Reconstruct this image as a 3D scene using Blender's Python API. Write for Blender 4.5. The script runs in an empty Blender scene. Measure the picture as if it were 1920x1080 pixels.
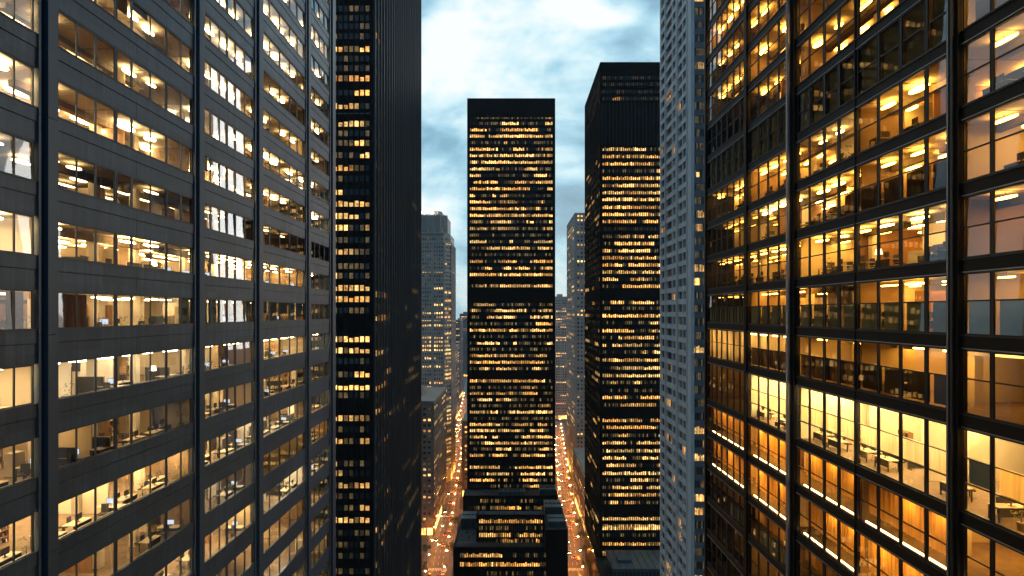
import bpy, math, random
from mathutils import Vector
R = random.Random(7)
SC = bpy.context.scene
COL = SC.collection
CAMZ = 150.0
F = 1200.0          # focal length in pixels of a 1920 wide picture
CX, HY = 960.0, 586.0

def X(px, d): return (px - CX) / F * d
def Z(py, d): return CAMZ + (HY - py) / F * d

# ---------------------------------------------------------------- materials
def newmat(name):
    m = bpy.data.materials.new(name); m.use_nodes = True
    nt = m.node_tree
    for n in list(nt.nodes): nt.nodes.remove(n)
    out = nt.nodes.new('ShaderNodeOutputMaterial')
    return m, nt, out

def N(nt, t, **kw):
    n = nt.nodes.new(t)
    for k, v in kw.items():
        if k in n.inputs: n.inputs[k].default_value = v
        else: setattr(n, k, v)
    return n

def surf(name, col, rough=.6, metal=0., var=.25, scale=.6, bump=0., spec=.5, stretch=(1, 1, 1), fine=0.):
    """painted or stone surface with uneven tone, weathering streaks and a little relief"""
    m, nt, out = newmat(name)
    b = N(nt, 'ShaderNodeBsdfPrincipled')
    b.inputs['Roughness'].default_value = rough; b.inputs['Metallic'].default_value = metal
    b.inputs['Specular IOR Level'].default_value = spec
    tc = N(nt, 'ShaderNodeTexCoord'); mp = N(nt, 'ShaderNodeMapping')
    mp.inputs['Scale'].default_value = stretch
    nt.links.new(tc.outputs['Object'], mp.inputs['Vector'])
    nz = N(nt, 'ShaderNodeTexNoise', Scale=scale, Detail=6.0, Roughness=.6)
    nt.links.new(mp.outputs[0], nz.inputs['Vector'])
    rp = N(nt, 'ShaderNodeMapRange'); rp.inputs[1].default_value = .3; rp.inputs[2].default_value = .7
    rp.inputs[3].default_value = 1 - var; rp.inputs[4].default_value = 1 + var
    nt.links.new(nz.outputs[0], rp.inputs[0])
    vm = N(nt, 'ShaderNodeVectorMath', operation='SCALE'); vm.inputs[0].default_value = col
    nt.links.new(rp.outputs[0], vm.inputs['Scale'])
    nt.links.new(vm.outputs[0], b.inputs['Base Color'])
    rr = N(nt, 'ShaderNodeMapRange'); rr.inputs[3].default_value = max(.02, rough - .1); rr.inputs[4].default_value = min(1, rough + .12)
    nt.links.new(nz.outputs[0], rr.inputs[0]); nt.links.new(rr.outputs[0], b.inputs['Roughness'])
    if bump:
        n2 = N(nt, 'ShaderNodeTexNoise', Scale=fine or 9., Detail=4.0)
        nt.links.new(tc.outputs['Object'], n2.inputs['Vector'])
        bp = N(nt, 'ShaderNodeBump', Strength=bump, Distance=.05)
        nt.links.new(n2.outputs[0], bp.inputs['Height']); nt.links.new(bp.outputs[0], b.inputs['Normal'])
    nt.links.new(b.outputs[0], out.inputs[0])
    return m

def lamp(name, col, s, sample=True):
    m, nt, out = newmat(name)
    e = N(nt, 'ShaderNodeEmission', Color=(*col, 1), Strength=s)
    nt.links.new(e.outputs[0], out.inputs[0])
    if not sample: m.cycles.emission_sampling = 'NONE'
    return m

def glass(name, ior=1.75, tint=(.93, .95, .94), wob=.0015):
    """office glazing: clear pane with a coated reflection and slight waviness"""
    m, nt, out = newmat(name)
    tr = N(nt, 'ShaderNodeBsdfTransparent', Color=(*tint, 1))
    gl = N(nt, 'ShaderNodeBsdfGlossy', Roughness=.015, Color=(.9, .95, 1, 1))
    fr = N(nt, 'ShaderNodeFresnel', IOR=ior)
    tc = N(nt, 'ShaderNodeTexCoord')
    nz = N(nt, 'ShaderNodeTexNoise', Scale=.45, Detail=2.0); nt.links.new(tc.outputs['Object'], nz.inputs['Vector'])
    bp = N(nt, 'ShaderNodeBump', Strength=1.0, Distance=wob); nt.links.new(nz.outputs[0], bp.inputs['Height'])
    nt.links.new(bp.outputs[0], gl.inputs['Normal'])
    mx = N(nt, 'ShaderNodeMixShader')
    nt.links.new(fr.outputs[0], mx.inputs[0]); nt.links.new(tr.outputs[0], mx.inputs[1]); nt.links.new(gl.outputs[0], mx.inputs[2])
    nt.links.new(mx.outputs[0], out.inputs[0])
    return m

def lit_windows(name, warm=(1., .58, .2), pale=(1., .82, .5), s=2.2, dark=(.02, .03, .04), nscale=.9):
    """far window panes: face attribute lit (0 dark .. 1 bright) and hue; glossy glass in front of the glow"""
    m, nt, out = newmat(name)
    al = N(nt, 'ShaderNodeAttribute', attribute_name='lit'); ah = N(nt, 'ShaderNodeAttribute', attribute_name='hue')
    tc = N(nt, 'ShaderNodeTexCoord')
    nz = N(nt, 'ShaderNodeTexNoise', Scale=nscale, Detail=3.0, Roughness=.7); nt.links.new(tc.outputs['Object'], nz.inputs['Vector'])
    mr = N(nt, 'ShaderNodeMapRange'); mr.inputs[1].default_value = .32; mr.inputs[2].default_value = .68
    mr.inputs[3].default_value = .25; mr.inputs[4].default_value = 1.7
    nt.links.new(nz.outputs[0], mr.inputs[0])
    mx = N(nt, 'ShaderNodeMix', data_type='RGBA'); mx.inputs[6].default_value = (*warm, 1); mx.inputs[7].default_value = (*pale, 1)
    nt.links.new(ah.outputs['Fac'], mx.inputs[0])
    m1 = N(nt, 'ShaderNodeMath', operation='MULTIPLY'); nt.links.new(al.outputs['Fac'], m1.inputs[0]); nt.links.new(mr.outputs[0], m1.inputs[1])
    m2 = N(nt, 'ShaderNodeMath', operation='MULTIPLY'); nt.links.new(m1.outputs[0], m2.inputs[0]); m2.inputs[1].default_value = s
    b = N(nt, 'ShaderNodeBsdfPrincipled', Roughness=.08)
    b.inputs['Base Color'].default_value = (*dark, 1)
    nt.links.new(mx.outputs[2], b.inputs['Emission Color']); nt.links.new(m2.outputs[0], b.inputs['Emission Strength'])
    nt.links.new(b.outputs[0], out.inputs[0])
    m.cycles.emission_sampling = 'NONE'
    return m

def cladding(name, col, rough):
    m = surf(name, col, rough, var=.16, scale=.5, bump=.05)
    nt = m.node_tree; b = next(n for n in nt.nodes if n.type == 'BSDF_PRINCIPLED')
    src = b.inputs['Base Color'].links[0].from_socket; tc = next(n for n in nt.nodes if n.type == 'TEX_COORD')
    sn = N(nt, 'ShaderNodeVectorMath', operation='SNAP'); sn.inputs[1].default_value = (50, 3.71, 1.92); nt.links.new(tc.outputs['Object'], sn.inputs[0])
    wn = N(nt, 'ShaderNodeTexWhiteNoise'); nt.links.new(sn.outputs[0], wn.inputs['Vector'])
    mp = N(nt, 'ShaderNodeMapping'); mp.inputs['Scale'].default_value = (1, 1, .045); nt.links.new(tc.outputs['Object'], mp.inputs[0])
    nz = N(nt, 'ShaderNodeTexNoise', Scale=2.6, Detail=5., Roughness=.65); nt.links.new(mp.outputs[0], nz.inputs['Vector'])
    r1 = N(nt, 'ShaderNodeMapRange'); r1.inputs[3].default_value = .78; r1.inputs[4].default_value = 1.2; nt.links.new(wn.outputs[0], r1.inputs[0])
    r2 = N(nt, 'ShaderNodeMapRange'); r2.inputs[1].default_value = .35; r2.inputs[2].default_value = .65; r2.inputs[3].default_value = .66; r2.inputs[4].default_value = 1.2; nt.links.new(nz.outputs[0], r2.inputs[0])
    mu = N(nt, 'ShaderNodeMath', operation='MULTIPLY'); nt.links.new(r1.outputs[0], mu.inputs[0]); nt.links.new(r2.outputs[0], mu.inputs[1])
    sc = N(nt, 'ShaderNodeVectorMath', operation='SCALE'); nt.links.new(src, sc.inputs[0]); nt.links.new(mu.outputs[0], sc.inputs['Scale'])
    nt.links.new(sc.outputs[0], b.inputs['Base Color'])
    return m

M = {}
M['panel'] = cladding('grey_panel', (.033, .064, .110), .38)
M['pier'] = surf('grey_pier', (.036, .068, .115), .40, var=.15, scale=.4, stretch=(1, 1, .1))
M['recess'] = surf('dark_recess', (.012, .014, .018), .6, var=.2)
M['frame_grey'] = surf('window_frame_grey', (.045, .062, .085), .4, metal=.2, var=.1)
M['black'] = surf('black_steel', (.005, .005, .006), .5, spec=.2, var=.3, scale=.5, stretch=(1, 1, .2))
M['black_frame'] = surf('black_frame', (.008, .008, .01), .4, var=.2)
M['pole'] = surf('pale_metal', (.30, .32, .35), .35, metal=.6, var=.15, stretch=(1, 1, .1))
M['glass'] = glass('office_glass', 2.15)
M['glass_dark'] = glass('tinted_glass', 1.75, (.96, .87, .64))
M['cream'] = surf('cream_wall', (.46, .37, .24), .8, var=.06, scale=.3)
M['white'] = surf('white_wall', (.62, .56, .45), .8, var=.05, scale=.3)
M['tan'] = surf('tan_wall', (.24, .165, .095), .8, var=.1)
M['ceil'] = surf('ceiling_tile', (.60, .52, .40), .9, var=.08, scale=1.2)
M['carpet'] = surf('brown_carpet', (.17, .12, .08), .95, var=.25, scale=1.5)
M['wood'] = surf('wood_panel', (.22, .115, .05), .5, var=.3, scale=1.4, stretch=(1, 1, .12))
M['darkwall'] = surf('dark_wall', (.07, .055, .045), .7, var=.2)
M['desk'] = surf('desk_top', (.55, .46, .34), .45, var=.12, scale=2)
M['deskdark'] = surf('desk_frame', (.05, .045, .04), .5)
M['chair'] = surf('chair_fabric', (.035, .035, .04), .8)
M['cabinet'] = surf('cabinet_steel', (.35, .32, .27), .4)
M['leaf'] = surf('plant_leaf', (.05, .09, .03), .6, var=.5, scale=4)
M['pot'] = surf('plant_pot', (.30, .26, .22), .6)
M['curtain'] = surf('brown_curtain', (.30, .19, .10), .9, var=.2, scale=2, stretch=(1, 4, .05))
M['blind_blue'] = surf('blue_grey_blind', (.24, .34, .42), .8, var=.12, scale=.8)
M['blind_pale'] = surf('pale_blind', (.62, .54, .43), .8, var=.06, scale=.8)
M['screen'] = lamp('monitor_screen', (.75, .85, 1.), 1.2, False)
WARM = (1., .68, .31)
GOLD = (1., .52, .10)
M['lamp3'] = lamp('ceiling_lamp_bright', WARM, 50)
M['lamp2'] = lamp('ceiling_lamp_medium', WARM, 25)
M['lamp1'] = lamp('ceiling_lamp_low', WARM, 8.)
M['lamp0'] = surf('ceiling_lamp_off', (.5, .48, .45), .5)
M['lamp3n'] = lamp('ceiling_lamp_neutral', (1., .80, .50), 42)
M['gold3n'] = lamp('pale_gold_lamp', (1., .66, .24), 34)
M['gold3'] = lamp('golden_lamp_bright', GOLD, 36)
M['gold2'] = lamp('golden_lamp_medium', GOLD, 17)
M['gold1'] = lamp('golden_lamp_low', GOLD, 5.5)
M['gold4'] = lamp('white_gold_lamp', (1., .74, .36), 120)
M['tube'] = lamp('light_strip', (1., .74, .42), 11)

# ---------------------------------------------------------------- mesh builder
class MB:
    def __init__(s): s.v = []; s.f = []; s.m = []; s.mats = []; s.lit = []; s.hue = []; s.has = False
    def mi(s, mat):
        if mat not in s.mats: s.mats.append(mat)
        return s.mats.index(mat)
    def face(s, pts, mat, lit=0., hue=0.):
        i = len(s.v); s.v += [tuple(p) for p in pts]; s.f.append(tuple(range(i, i + len(pts)))); s.m.append(s.mi(mat))
        s.lit.append(lit); s.hue.append(hue)
        if lit: s.has = True
    def box(s, x0, x1, y0, y1, z0, z1, mat, top=None, bot=None, skip=''):
        x0, x1 = sorted((x0, x1)); y0, y1 = sorted((y0, y1)); z0, z1 = sorted((z0, z1))
        i = len(s.v)
        s.v += [(x0, y0, z0), (x1, y0, z0), (x1, y1, z0), (x0, y1, z0), (x0, y0, z1), (x1, y0, z1), (x1, y1, z1), (x0, y1, z1)]
        k = s.mi(mat); t = s.mi(top) if top else k; b = s.mi(bot) if bot else k
        for q, mm in (((3, 2, 1, 0), b), ((4, 5, 6, 7), t), ((0, 1, 5, 4), k), ((1, 2, 6, 5), k), ((2, 3, 7, 6), k), ((3, 0, 4, 7), k)):
            s.f.append(tuple(i + a for a in q)); s.m.append(mm); s.lit.append(0.); s.hue.append(0.)
    def prism(s, poly, z0, z1, mat, top=None):
        n = len(poly); i = len(s.v); k = s.mi(mat); t = s.mi(top) if top else k
        s.v += [(x, y, z0) for x, y in poly] + [(x, y, z1) for x, y in poly]
        for a in range(n):
            b = (a + 1) % n
            s.f.append((i + a, i + b, i + n + b, i + n + a)); s.m.append(k); s.lit.append(0.); s.hue.append(0.)
        s.f.append(tuple(i + n + a for a in range(n))); s.m.append(t); s.lit.append(0.); s.hue.append(0.)
        s.f.append(tuple(i + a for a in reversed(range(n)))); s.m.append(k); s.lit.append(0.); s.hue.append(0.)
    def cyl(s, cx, cy, z0, z1, r0, r1, mat, n=8):
        i = len(s.v); k = s.mi(mat)
        for z, r in ((z0, r0), (z1, r1)):
            s.v += [(cx + r * math.cos(2 * math.pi * a / n), cy + r * math.sin(2 * math.pi * a / n), z) for a in range(n)]
        for a in range(n):
            b = (a + 1) % n
            s.f.append((i + a, i + b, i + n + b, i + n + a)); s.m.append(k); s.lit.append(0.); s.hue.append(0.)
        for q in (tuple(i + n + a for a in range(n)), tuple(i + a for a in reversed(range(n)))):
            s.f.append(q); s.m.append(k); s.lit.append(0.); s.hue.append(0.)
    def ball(s, c, r, mat, n=8, m=5, sq=1.):
        i = len(s.v); k = s.mi(mat)
        for a in range(m + 1):
            th = math.pi * a / m
            for b in range(n):
                ph = 2 * math.pi * b / n
                s.v.append((c[0] + r * math.sin(th) * math.cos(ph), c[1] + r * math.sin(th) * math.sin(ph), c[2] + r * sq * math.cos(th)))
        for a in range(m):
            for b in range(n):
                s.f.append((i + a * n + b, i + (a + 1) * n + b, i + (a + 1) * n + (b + 1) % n, i + a * n + (b + 1) % n)); s.m.append(k); s.lit.append(0.); s.hue.append(0.)
    def build(s, name, parent=None, off=None):
        if not s.f: return None
        if off is None:
            off = Vector((0, 0, 0)); p = parent
            while p is not None: off = off + p.location; p = p.parent
        me = bpy.data.meshes.new(name)
        me.from_pydata([(a - off[0], b - off[1], c - off[2]) for a, b, c in s.v], [], s.f)
        for m in s.mats: me.materials.append(m)
        me.polygons.foreach_set('material_index', s.m)
        if s.has:
            me.attributes.new('lit', 'FLOAT', 'FACE').data.foreach_set('value', s.lit)
            me.attributes.new('hue', 'FLOAT', 'FACE').data.foreach_set('value', s.hue)
        me.update()
        o = bpy.data.objects.new(name, me); COL.objects.link(o)
        if parent is not None: o.parent = parent
        return o

def tag(o, label, cat, group=None, kind=None):
    if label: o['label'] = label
    if cat: o['category'] = cat
    if group: o['group'] = group
    if kind: o['kind'] = kind
    return o

def thing(name, label, cat, loc, group=None, rz=0.):
    o = bpy.data.objects.new(name, None); COL.objects.link(o)
    o.location = loc; o.rotation_euler = (0, 0, rz); o.empty_display_size = .5
    return tag(o, label, cat, group)

def dup(root, loc, rz=0., label=None, group=None):
    r = root.copy(); COL.objects.link(r); r.location = loc; r.rotation_euler = (0, 0, rz)
    if label: r['label'] = label
    if group: r['group'] = group
    for ch in list(root.children):
        c = ch.copy(); COL.objects.link(c); c.parent = r
        for g in list(ch.children):
            e = g.copy(); COL.objects.link(e); e.parent = c
    return r

def stuffpart(o):
    if o is not None: o['kind'] = 'stuff'
    return o

# ================================================================ camera, sun, sky
cam = bpy.data.cameras.new('camera'); co = bpy.data.objects.new('camera', cam); COL.objects.link(co)
co.location = (0, 0, CAMZ); co.rotation_euler = (math.pi / 2, 0, 0)
cam.sensor_width = 36; cam.lens = 36 * F / 1920; cam.shift_y = 46 / 1920; cam.clip_start = .5; cam.clip_end = 20000
SC.camera = co

SUN_E, SUN_A = math.radians(9), math.radians(25)       # low sun behind the clouds, ahead
sl = bpy.data.lights.new('sun', 'SUN'); sl.energy = .5; sl.angle = math.radians(25); sl.color = (1, .93, .84)
so = bpy.data.objects.new('sun', sl); COL.objects.link(so)
sd = Vector((math.sin(SUN_A) * math.cos(SUN_E), math.cos(SUN_A) * math.cos(SUN_E), math.sin(SUN_E)))
so.rotation_euler = (-sd).to_track_quat('-Z', 'Y').to_euler(); so.location = (0, 0, 400)

w = bpy.data.worlds.new('World'); SC.world = w; w.use_nodes = True
nt = w.node_tree
for n in list(nt.nodes): nt.nodes.remove(n)
wo = N(nt, 'ShaderNodeOutputWorld'); bg = N(nt, 'ShaderNodeBackground', Strength=.1)
sky = N(nt, 'ShaderNodeTexSky', sky_type='NISHITA', sun_disc=False, sun_elevation=SUN_E, sun_rotation=SUN_A)
tc = N(nt, 'ShaderNodeTexCoord')
sep = N(nt, 'ShaderNodeSeparateXYZ'); nt.links.new(tc.outputs['Generated'], sep.inputs[0])
def math_(op, a, b=None, c=None):
    n = N(nt, 'ShaderNodeMath', operation=op)
    for i, v in enumerate((a, b, c)):
        if v is None: continue
        if isinstance(v, (int, float)): n.inputs[i].default_value = v
        else: nt.links.new(v, n.inputs[i])
    return n.outputs[0]
zz = math_('ADD', math_('MAXIMUM', sep.outputs[2], 0.), .16)
u = math_('DIVIDE', sep.outputs[0], zz); v = math_('DIVIDE', sep.outputs[1], zz)
cmb = N(nt, 'ShaderNodeCombineXYZ'); nt.links.new(u, cmb.inputs[0]); nt.links.new(v, cmb.inputs[1])
def cloudnoise(scale, detail, off, dist=.3, rough=.55):
    mp = N(nt, 'ShaderNodeMapping'); mp.inputs['Location'].default_value = off
    nt.links.new(cmb.outputs[0], mp.inputs[0])
    n = N(nt, 'ShaderNodeTexNoise', Scale=scale, Detail=detail, Roughness=rough, Distortion=dist)
    nt.links.new(mp.outputs[0], n.inputs['Vector'])
    return n.outputs[0]
def skynoise(scale, detail, off, dist, rough, sq):
    mp = N(nt, 'ShaderNodeMapping'); mp.inputs['Location'].default_value = off; mp.inputs['Scale'].default_value = (1, 1, sq)
    nt.links.new(tc.outputs['Generated'], mp.inputs[0])
    n = N(nt, 'ShaderNodeTexNoise', Scale=scale, Detail=detail, Roughness=rough, Distortion=dist)
    nt.links.new(mp.outputs[0], n.inputs['Vector'])
    return n.outputs[0]
big = skynoise(5.2, 5., (1.3, .4, .2), .5, .48, 1.25)
fin = skynoise(11., 5., (2.3, 1.2, 0), .2, .5, 2.6)
dens = math_('ADD', math_('MULTIPLY', math_('ADD', math_('MULTIPLY', big, .72), math_('MULTIPLY', fin, .28)), 1.28), -.13)
# towards the zenith the veil is thinner and lighter, a darker bank lies about fifteen degrees up
elev = math_('MULTIPLY', math_('ARCSINE', sep.outputs[2]), 57.2958)
er = N(nt, 'ShaderNodeValToRGB'); nt.links.new(math_('DIVIDE', elev, 45.), er.inputs[0])
cr = er.color_ramp
cr.elements[0].position = 0.; cr.elements[0].color = (.52,) * 3 + (1,)
cr.elements[1].position = 1.; cr.elements[1].color = (.62,) * 3 + (1,)
for p, c in ((.08, .78), (.14, .70), (.19, .50), (.245, .43), (.33, .45), (.39, .54), (.45, .64), (.60, .63)):
    e = cr.elements.new(p); e.color = (c, c, c, 1)
dens2 = math_('ADD', dens, math_('MULTIPLY', math_('SUBTRACT', er.outputs[0], .5), .55))
cl = N(nt, 'ShaderNodeValToRGB'); nt.links.new(dens2, cl.inputs[0])
cr = cl.color_ramp; cr.elements[0].position = .30; cr.elements[0].color = (1.9, 3.9, 5.3, 1)
cr.elements[1].position = .66; cr.elements[1].color = (10.6, 11.2, 11.4, 1)
for p, c in ((.42, (2.6, 5.1, 6.8)), (.50, (4.3, 7.5, 9.2)), (.57, (7.2, 9.8, 10.6))):
    e = cr.elements.new(p); e.color = (*c, 1)
mx = N(nt, 'ShaderNodeMix', data_type='RGBA'); mx.inputs[0].default_value = .9
nt.links.new(sky.outputs[0], mx.inputs[6]); nt.links.new(cl.outputs[0], mx.inputs[7])
# dusk: the side of the sky away from the sunset is much darker
dk = N(nt, 'ShaderNodeMapRange', interpolation_type='SMOOTHSTEP'); dk.inputs[1].default_value = -.7; dk.inputs[2].default_value = .65; dk.inputs[3].default_value = .0; dk.inputs[4].default_value = 1.
nt.links.new(sep.outputs[1], dk.inputs[0])
dm = N(nt, 'ShaderNodeMix', data_type='RGBA'); dm.inputs[6].default_value = (.20, .29, .37, 1); dm.inputs[7].default_value = (1, 1, 1, 1); nt.links.new(dk.outputs[0], dm.inputs[0])
dim = N(nt, 'ShaderNodeVectorMath', operation='MULTIPLY'); nt.links.new(mx.outputs[2], dim.inputs[0]); nt.links.new(dm.outputs[2], dim.inputs[1])
nt.links.new(dim.outputs[0], bg.inputs[0]); nt.links.new(bg.outputs[0], wo.inputs[0])

vs = SC.view_settings
SC.display_settings.display_device = 'sRGB'
vs.view_transform = 'Standard'; vs.look = 'None'; vs.exposure = 0.; vs.gamma = 1.
cy = SC.cycles
cy.use_denoising = True
try: cy.denoiser = 'OPENIMAGEDENOISE'
except Exception: pass
cy.max_bounces = 7; cy.diffuse_bounces = 4; cy.glossy_bounces = 4; cy.transparent_max_bounces = 16
cy.sample_clamp_indirect = 6.; cy.sample_clamp_direct = 0.; cy.caustics_reflective = False; cy.caustics_refractive = False
cy.blur_glossy = .5

# ================================================================ near towers: real rooms behind glass
def project(d, lat, z): return CX + lat / d * F, HY - (z - CAMZ) / d * F
def in_view(x, d0, d1, z0, z1, mg=40):
    d0 = max(d0, 1.)
    P = [project(d, x, z) for d in (d0, d1) for z in (z0, z1)]
    a = [p[0] for p in P]; b = [p[1] for p in P]
    return max(a) > -mg and min(a) < 1920 + mg and max(b) > -mg and min(b) < 1080 + mg

def ceiling_lamp(mb, cx, cy_, z, lx, ly, mat):
    n = 12
    pts = [(cx + lx * math.cos(2 * math.pi * a / n), cy_ + ly * math.sin(2 * math.pi * a / n)) for a in range(n)]
    mb.prism(pts, z - .34, z - .27, mat)
    mb.box(cx - .012, cx + .012, cy_ - .012, cy_ + .012, z - .27, z, M['deskdark'])

def proto_mesh(fn, name):
    mb = MB(); fn(mb); o = mb.build(name); COL.objects.unlink(o); return o
def f_desk(mb):
    mb.box(-.38, .38, -.8, .8, .70, .74, M['desk'])
    for sx in (-.33, .33):
        for sy in (-.74, .74): mb.box(sx - .03, sx + .03, sy - .03, sy + .03, 0, .70, M['deskdark'])
    mb.box(.30, .33, -.71, .71, .25, .70, M['deskdark'])
def f_chair(mb):
    mb.box(-.24, .24, -.24, .24, .42, .50, M['chair']); mb.box(-.27, -.21, -.22, .22, .55, 1.02, M['chair'])
    mb.cyl(0, 0, .10, .42, .04, .04, M['deskdark']); mb.box(-.245, -.215, -.04, .04, .46, .6, M['deskdark'])
    for a in range(5):
        c, s_ = math.cos(a * 1.2566), math.sin(a * 1.2566)
        mb.face([(c * .03 - s_ * .03, s_ * .03 + c * .03, .12), (c * .03 + s_ * .03, s_ * .03 - c * .03, .12), (c * .3 + s_ * .02, s_ * .3 - c * .02, .05), (c * .3 - s_ * .02, s_ * .3 + c * .02, .05)], M['deskdark'])
        mb.ball((c * .29, s_ * .29, .03), .03, M['deskdark'], 6, 4)
def f_monitor(mb):
    mb.box(-.03, .0, -.29, .29, .12, .48, M['deskdark']); mb.box(-.035, -.03, -.27, .27, .14, .46, M['screen'])
    mb.box(-.02, .02, -.03, .03, .01, .2, M['deskdark']); mb.box(-.09, .09, -.12, .12, 0, .015, M['deskdark'])
def f_cabinet(mb):
    mb.box(-.25, .25, -.45, .45, .05, 1.35, M['cabinet']); mb.box(-.22, .22, -.42, .42, 0, .05, M['deskdark'])
    for k in range(4):
        mb.box(-.262, -.252, -.43, .43, .09 + k * .315, .37 + k * .315, M['cabinet']); mb.box(-.275, -.262, -.08, .08, .28 + k * .315, .30 + k * .315, M['deskdark'])
def f_plant(mb):
    r = random.Random(3)
    mb.cyl(0, 0, 0, .38, .15, .2, M['pot'], 10)
    mb.cyl(0, 0, .36, .8, .03, .02, M['wood'], 5)
    for k in range(60):
        a = r.uniform(0, 6.28); h = r.uniform(.5, 1.35); q = r.uniform(.1, .42) * (1.1 - abs(h - .95)); c, s_ = math.cos(a), math.sin(a)
        p = Vector((c * q, s_ * q, h)); l = .16; t = Vector((c, s_, r.uniform(-.6, .7))).normalized() * l; n_ = Vector((-s_, c, 0)) * .05
        mb.face([p, p + t * .5 + n_, p + t, p + t * .5 - n_], M['leaf'])
def f_lamp(mb):
    mb.cyl(0, 0, 0, .03, .14, .14, M['deskdark'], 10); mb.cyl(0, 0, .03, 1.25, .015, .015, M['deskdark'], 6)
    mb.cyl(0, 0, 1.2, 1.55, .24, .17, lampshade, 12)
lampshade = lamp('lamp_shade_glow', (1., .78, .45), 5)
def f_shelf(mb):
    r = random.Random(8)
    mb.box(-.17, .17, -.6, -.56, 0, 1.9, M['wood']); mb.box(-.17, .17, .56, .6, 0, 1.9, M['wood']); mb.box(.14, .17, -.56, .56, 0, 1.9, M['darkwall'])
    for k in range(6): mb.box(-.17, .14, -.56, .56, k * .37, k * .37 + .03, M['wood'])
    for k in range(5):
        y = -.54
        while y < .5:
            w_ = r.uniform(.03, .09); mb.box(-.12, .1, y, min(.55, y + w_), k * .37 + .03, k * .37 + r.uniform(.2, .33), r.choice((M['darkwall'], M['white'], M['cabinet'], M['chair'], M['wood'])))
            y += w_ + r.choice((0, 0, .01, .2))
def f_screen(mb):
    mb.box(-.03, .03, -.9, .9, .08, 1.35, M['chair']); mb.box(-.035, .035, -.93, -.9, .03, 1.38, M['cabinet']); mb.box(-.035, .035, .9, .93, .03, 1.38, M['cabinet'])
    mb.box(-.035, .035, -.9, .9, 1.35, 1.38, M['cabinet'])
    for s_ in (-.8, .8): mb.box(-.22, .22, s_ - .03, s_ + .03, 0, .08, M['deskdark'])
PROTO = {k: proto_mesh(f, n) for k, f, n in (('desk', f_desk, 'desk'), ('chair', f_chair, 'office_chair'), ('monitor', f_monitor, 'monitor'), ('cabinet', f_cabinet, 'filing_cabinet'), ('plant', f_plant, 'potted_plant'), ('lamp', f_lamp, 'floor_lamp'), ('shelf', f_shelf, 'bookshelf'), ('screen', f_screen, 'cubicle_screen'))}
def put(kind, loc, rz, label, cat, group):
    o = PROTO[kind].copy(); COL.objects.link(o); o.location = loc; o.rotation_euler = (0, 0, rz)
    return tag(o, label, cat, group)

class NearTower:
    """one flank of an office tower along the view axis. side = -1: the flank faces +X, +1: it faces -X."""
    def __init__(s, name, label, side, a, back, d0, d1, zb, zt):
        s.side, s.a, s.d0, s.d1 = side, a, d0, d1
        s.root = thing(name, label, 'building', (side * (a + back / 2), (d0 + d1) / 2, 0))
        s.back = back; s.zb, s.zt = zb, zt
        s.parts = []          # lamps: (pixel size, builder args)
        s.glassrest = MB(); s.cnt = {}
    def x(s, inward): return s.side * (s.a + inward)       # inward metres behind the facade plane
    def bx(s, mb, i0, i1, *a, **k): mb.box(s.x(i0), s.x(i1), *a, **k)

def fit_rooms(T, zone, y0, y1, zf, zc, state, lamps, rr, wallmix, depth, colors):
    """one room: floor at zf, ceiling at zc, between y0 and y1"""
    L = y1 - y0
    bright = state['light']
    if bright > 0 and not state.get('nolamp'):
        if bright == 3 and rr.random() < .3: colors = {**colors, 3: M['lamp3n'] if T.side < 0 else M['gold3n']}
        n = max(1, int(L / 2.3))
        for k in range(n):
            for q, iw in enumerate((1.3, 3.4, 5.6, 8.2)[:4 if depth > 7 else 2]):
                if rr.random() < state.get('gap', .12): continue
                yy = y0 + (k + .5 + (.25 if q % 2 else 0)) * L / n
                if yy > y1 - .5: continue
                T.parts.append((F * F * .3 / (yy * yy), (T.x(iw + rr.uniform(-.2, .2)), yy + rr.uniform(-.2, .2), zc, rr.choice((.16, .2, .3)), rr.choice((.55, .75, .9)), colors[bright])))

def translucent(name, col, t=.55):
    m, nt, out = newmat(name)
    tc = N(nt, 'ShaderNodeTexCoord'); mp = N(nt, 'ShaderNodeMapping'); mp.inputs['Scale'].default_value = (1, 3, .15)
    nt.links.new(tc.outputs['Object'], mp.inputs[0])
    nz = N(nt, 'ShaderNodeTexNoise', Scale=1.3, Detail=5.); nt.links.new(mp.outputs[0], nz.inputs['Vector'])
    mr = N(nt, 'ShaderNodeMapRange'); mr.inputs[1].default_value = .3; mr.inputs[2].default_value = .7; mr.inputs[3].default_value = .72; mr.inputs[4].default_value = 1.12
    nt.links.new(nz.outputs[0], mr.inputs[0])
    vm = N(nt, 'ShaderNodeVectorMath', operation='SCALE'); vm.inputs[0].default_value = col; nt.links.new(mr.outputs[0], vm.inputs['Scale'])
    d = N(nt, 'ShaderNodeBsdfDiffuse'); t_ = N(nt, 'ShaderNodeBsdfTranslucent')
    nt.links.new(vm.outputs[0], d.inputs[0]); nt.links.new(vm.outputs[0], t_.inputs[0])
    mx = N(nt, 'ShaderNodeMixShader'); mx.inputs[0].default_value = t
    nt.links.new(d.outputs[0], mx.inputs[1]); nt.links.new(t_.outputs[0], mx.inputs[2]); nt.links.new(mx.outputs[0], out.inputs[0])
    return m
M['sheer_amber'] = translucent('amber_sheer_curtain', (.80, .52, .22), .6)
M['sheer_pale'] = translucent('pale_roller_blind', (.82, .70, .52))
def opaque_glass():
    m, nt, out = newmat('dark_reflective_glass')
    b = N(nt, 'ShaderNodeBsdfPrincipled', Roughness=.05); b.inputs['Base Color'].default_value = (.02, .028, .035, 1); b.inputs['IOR'].default_value = 1.7
    nt.links.new(b.outputs[0], out.inputs[0]); return m
M['darkglass'] = opaque_glass()

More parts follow.
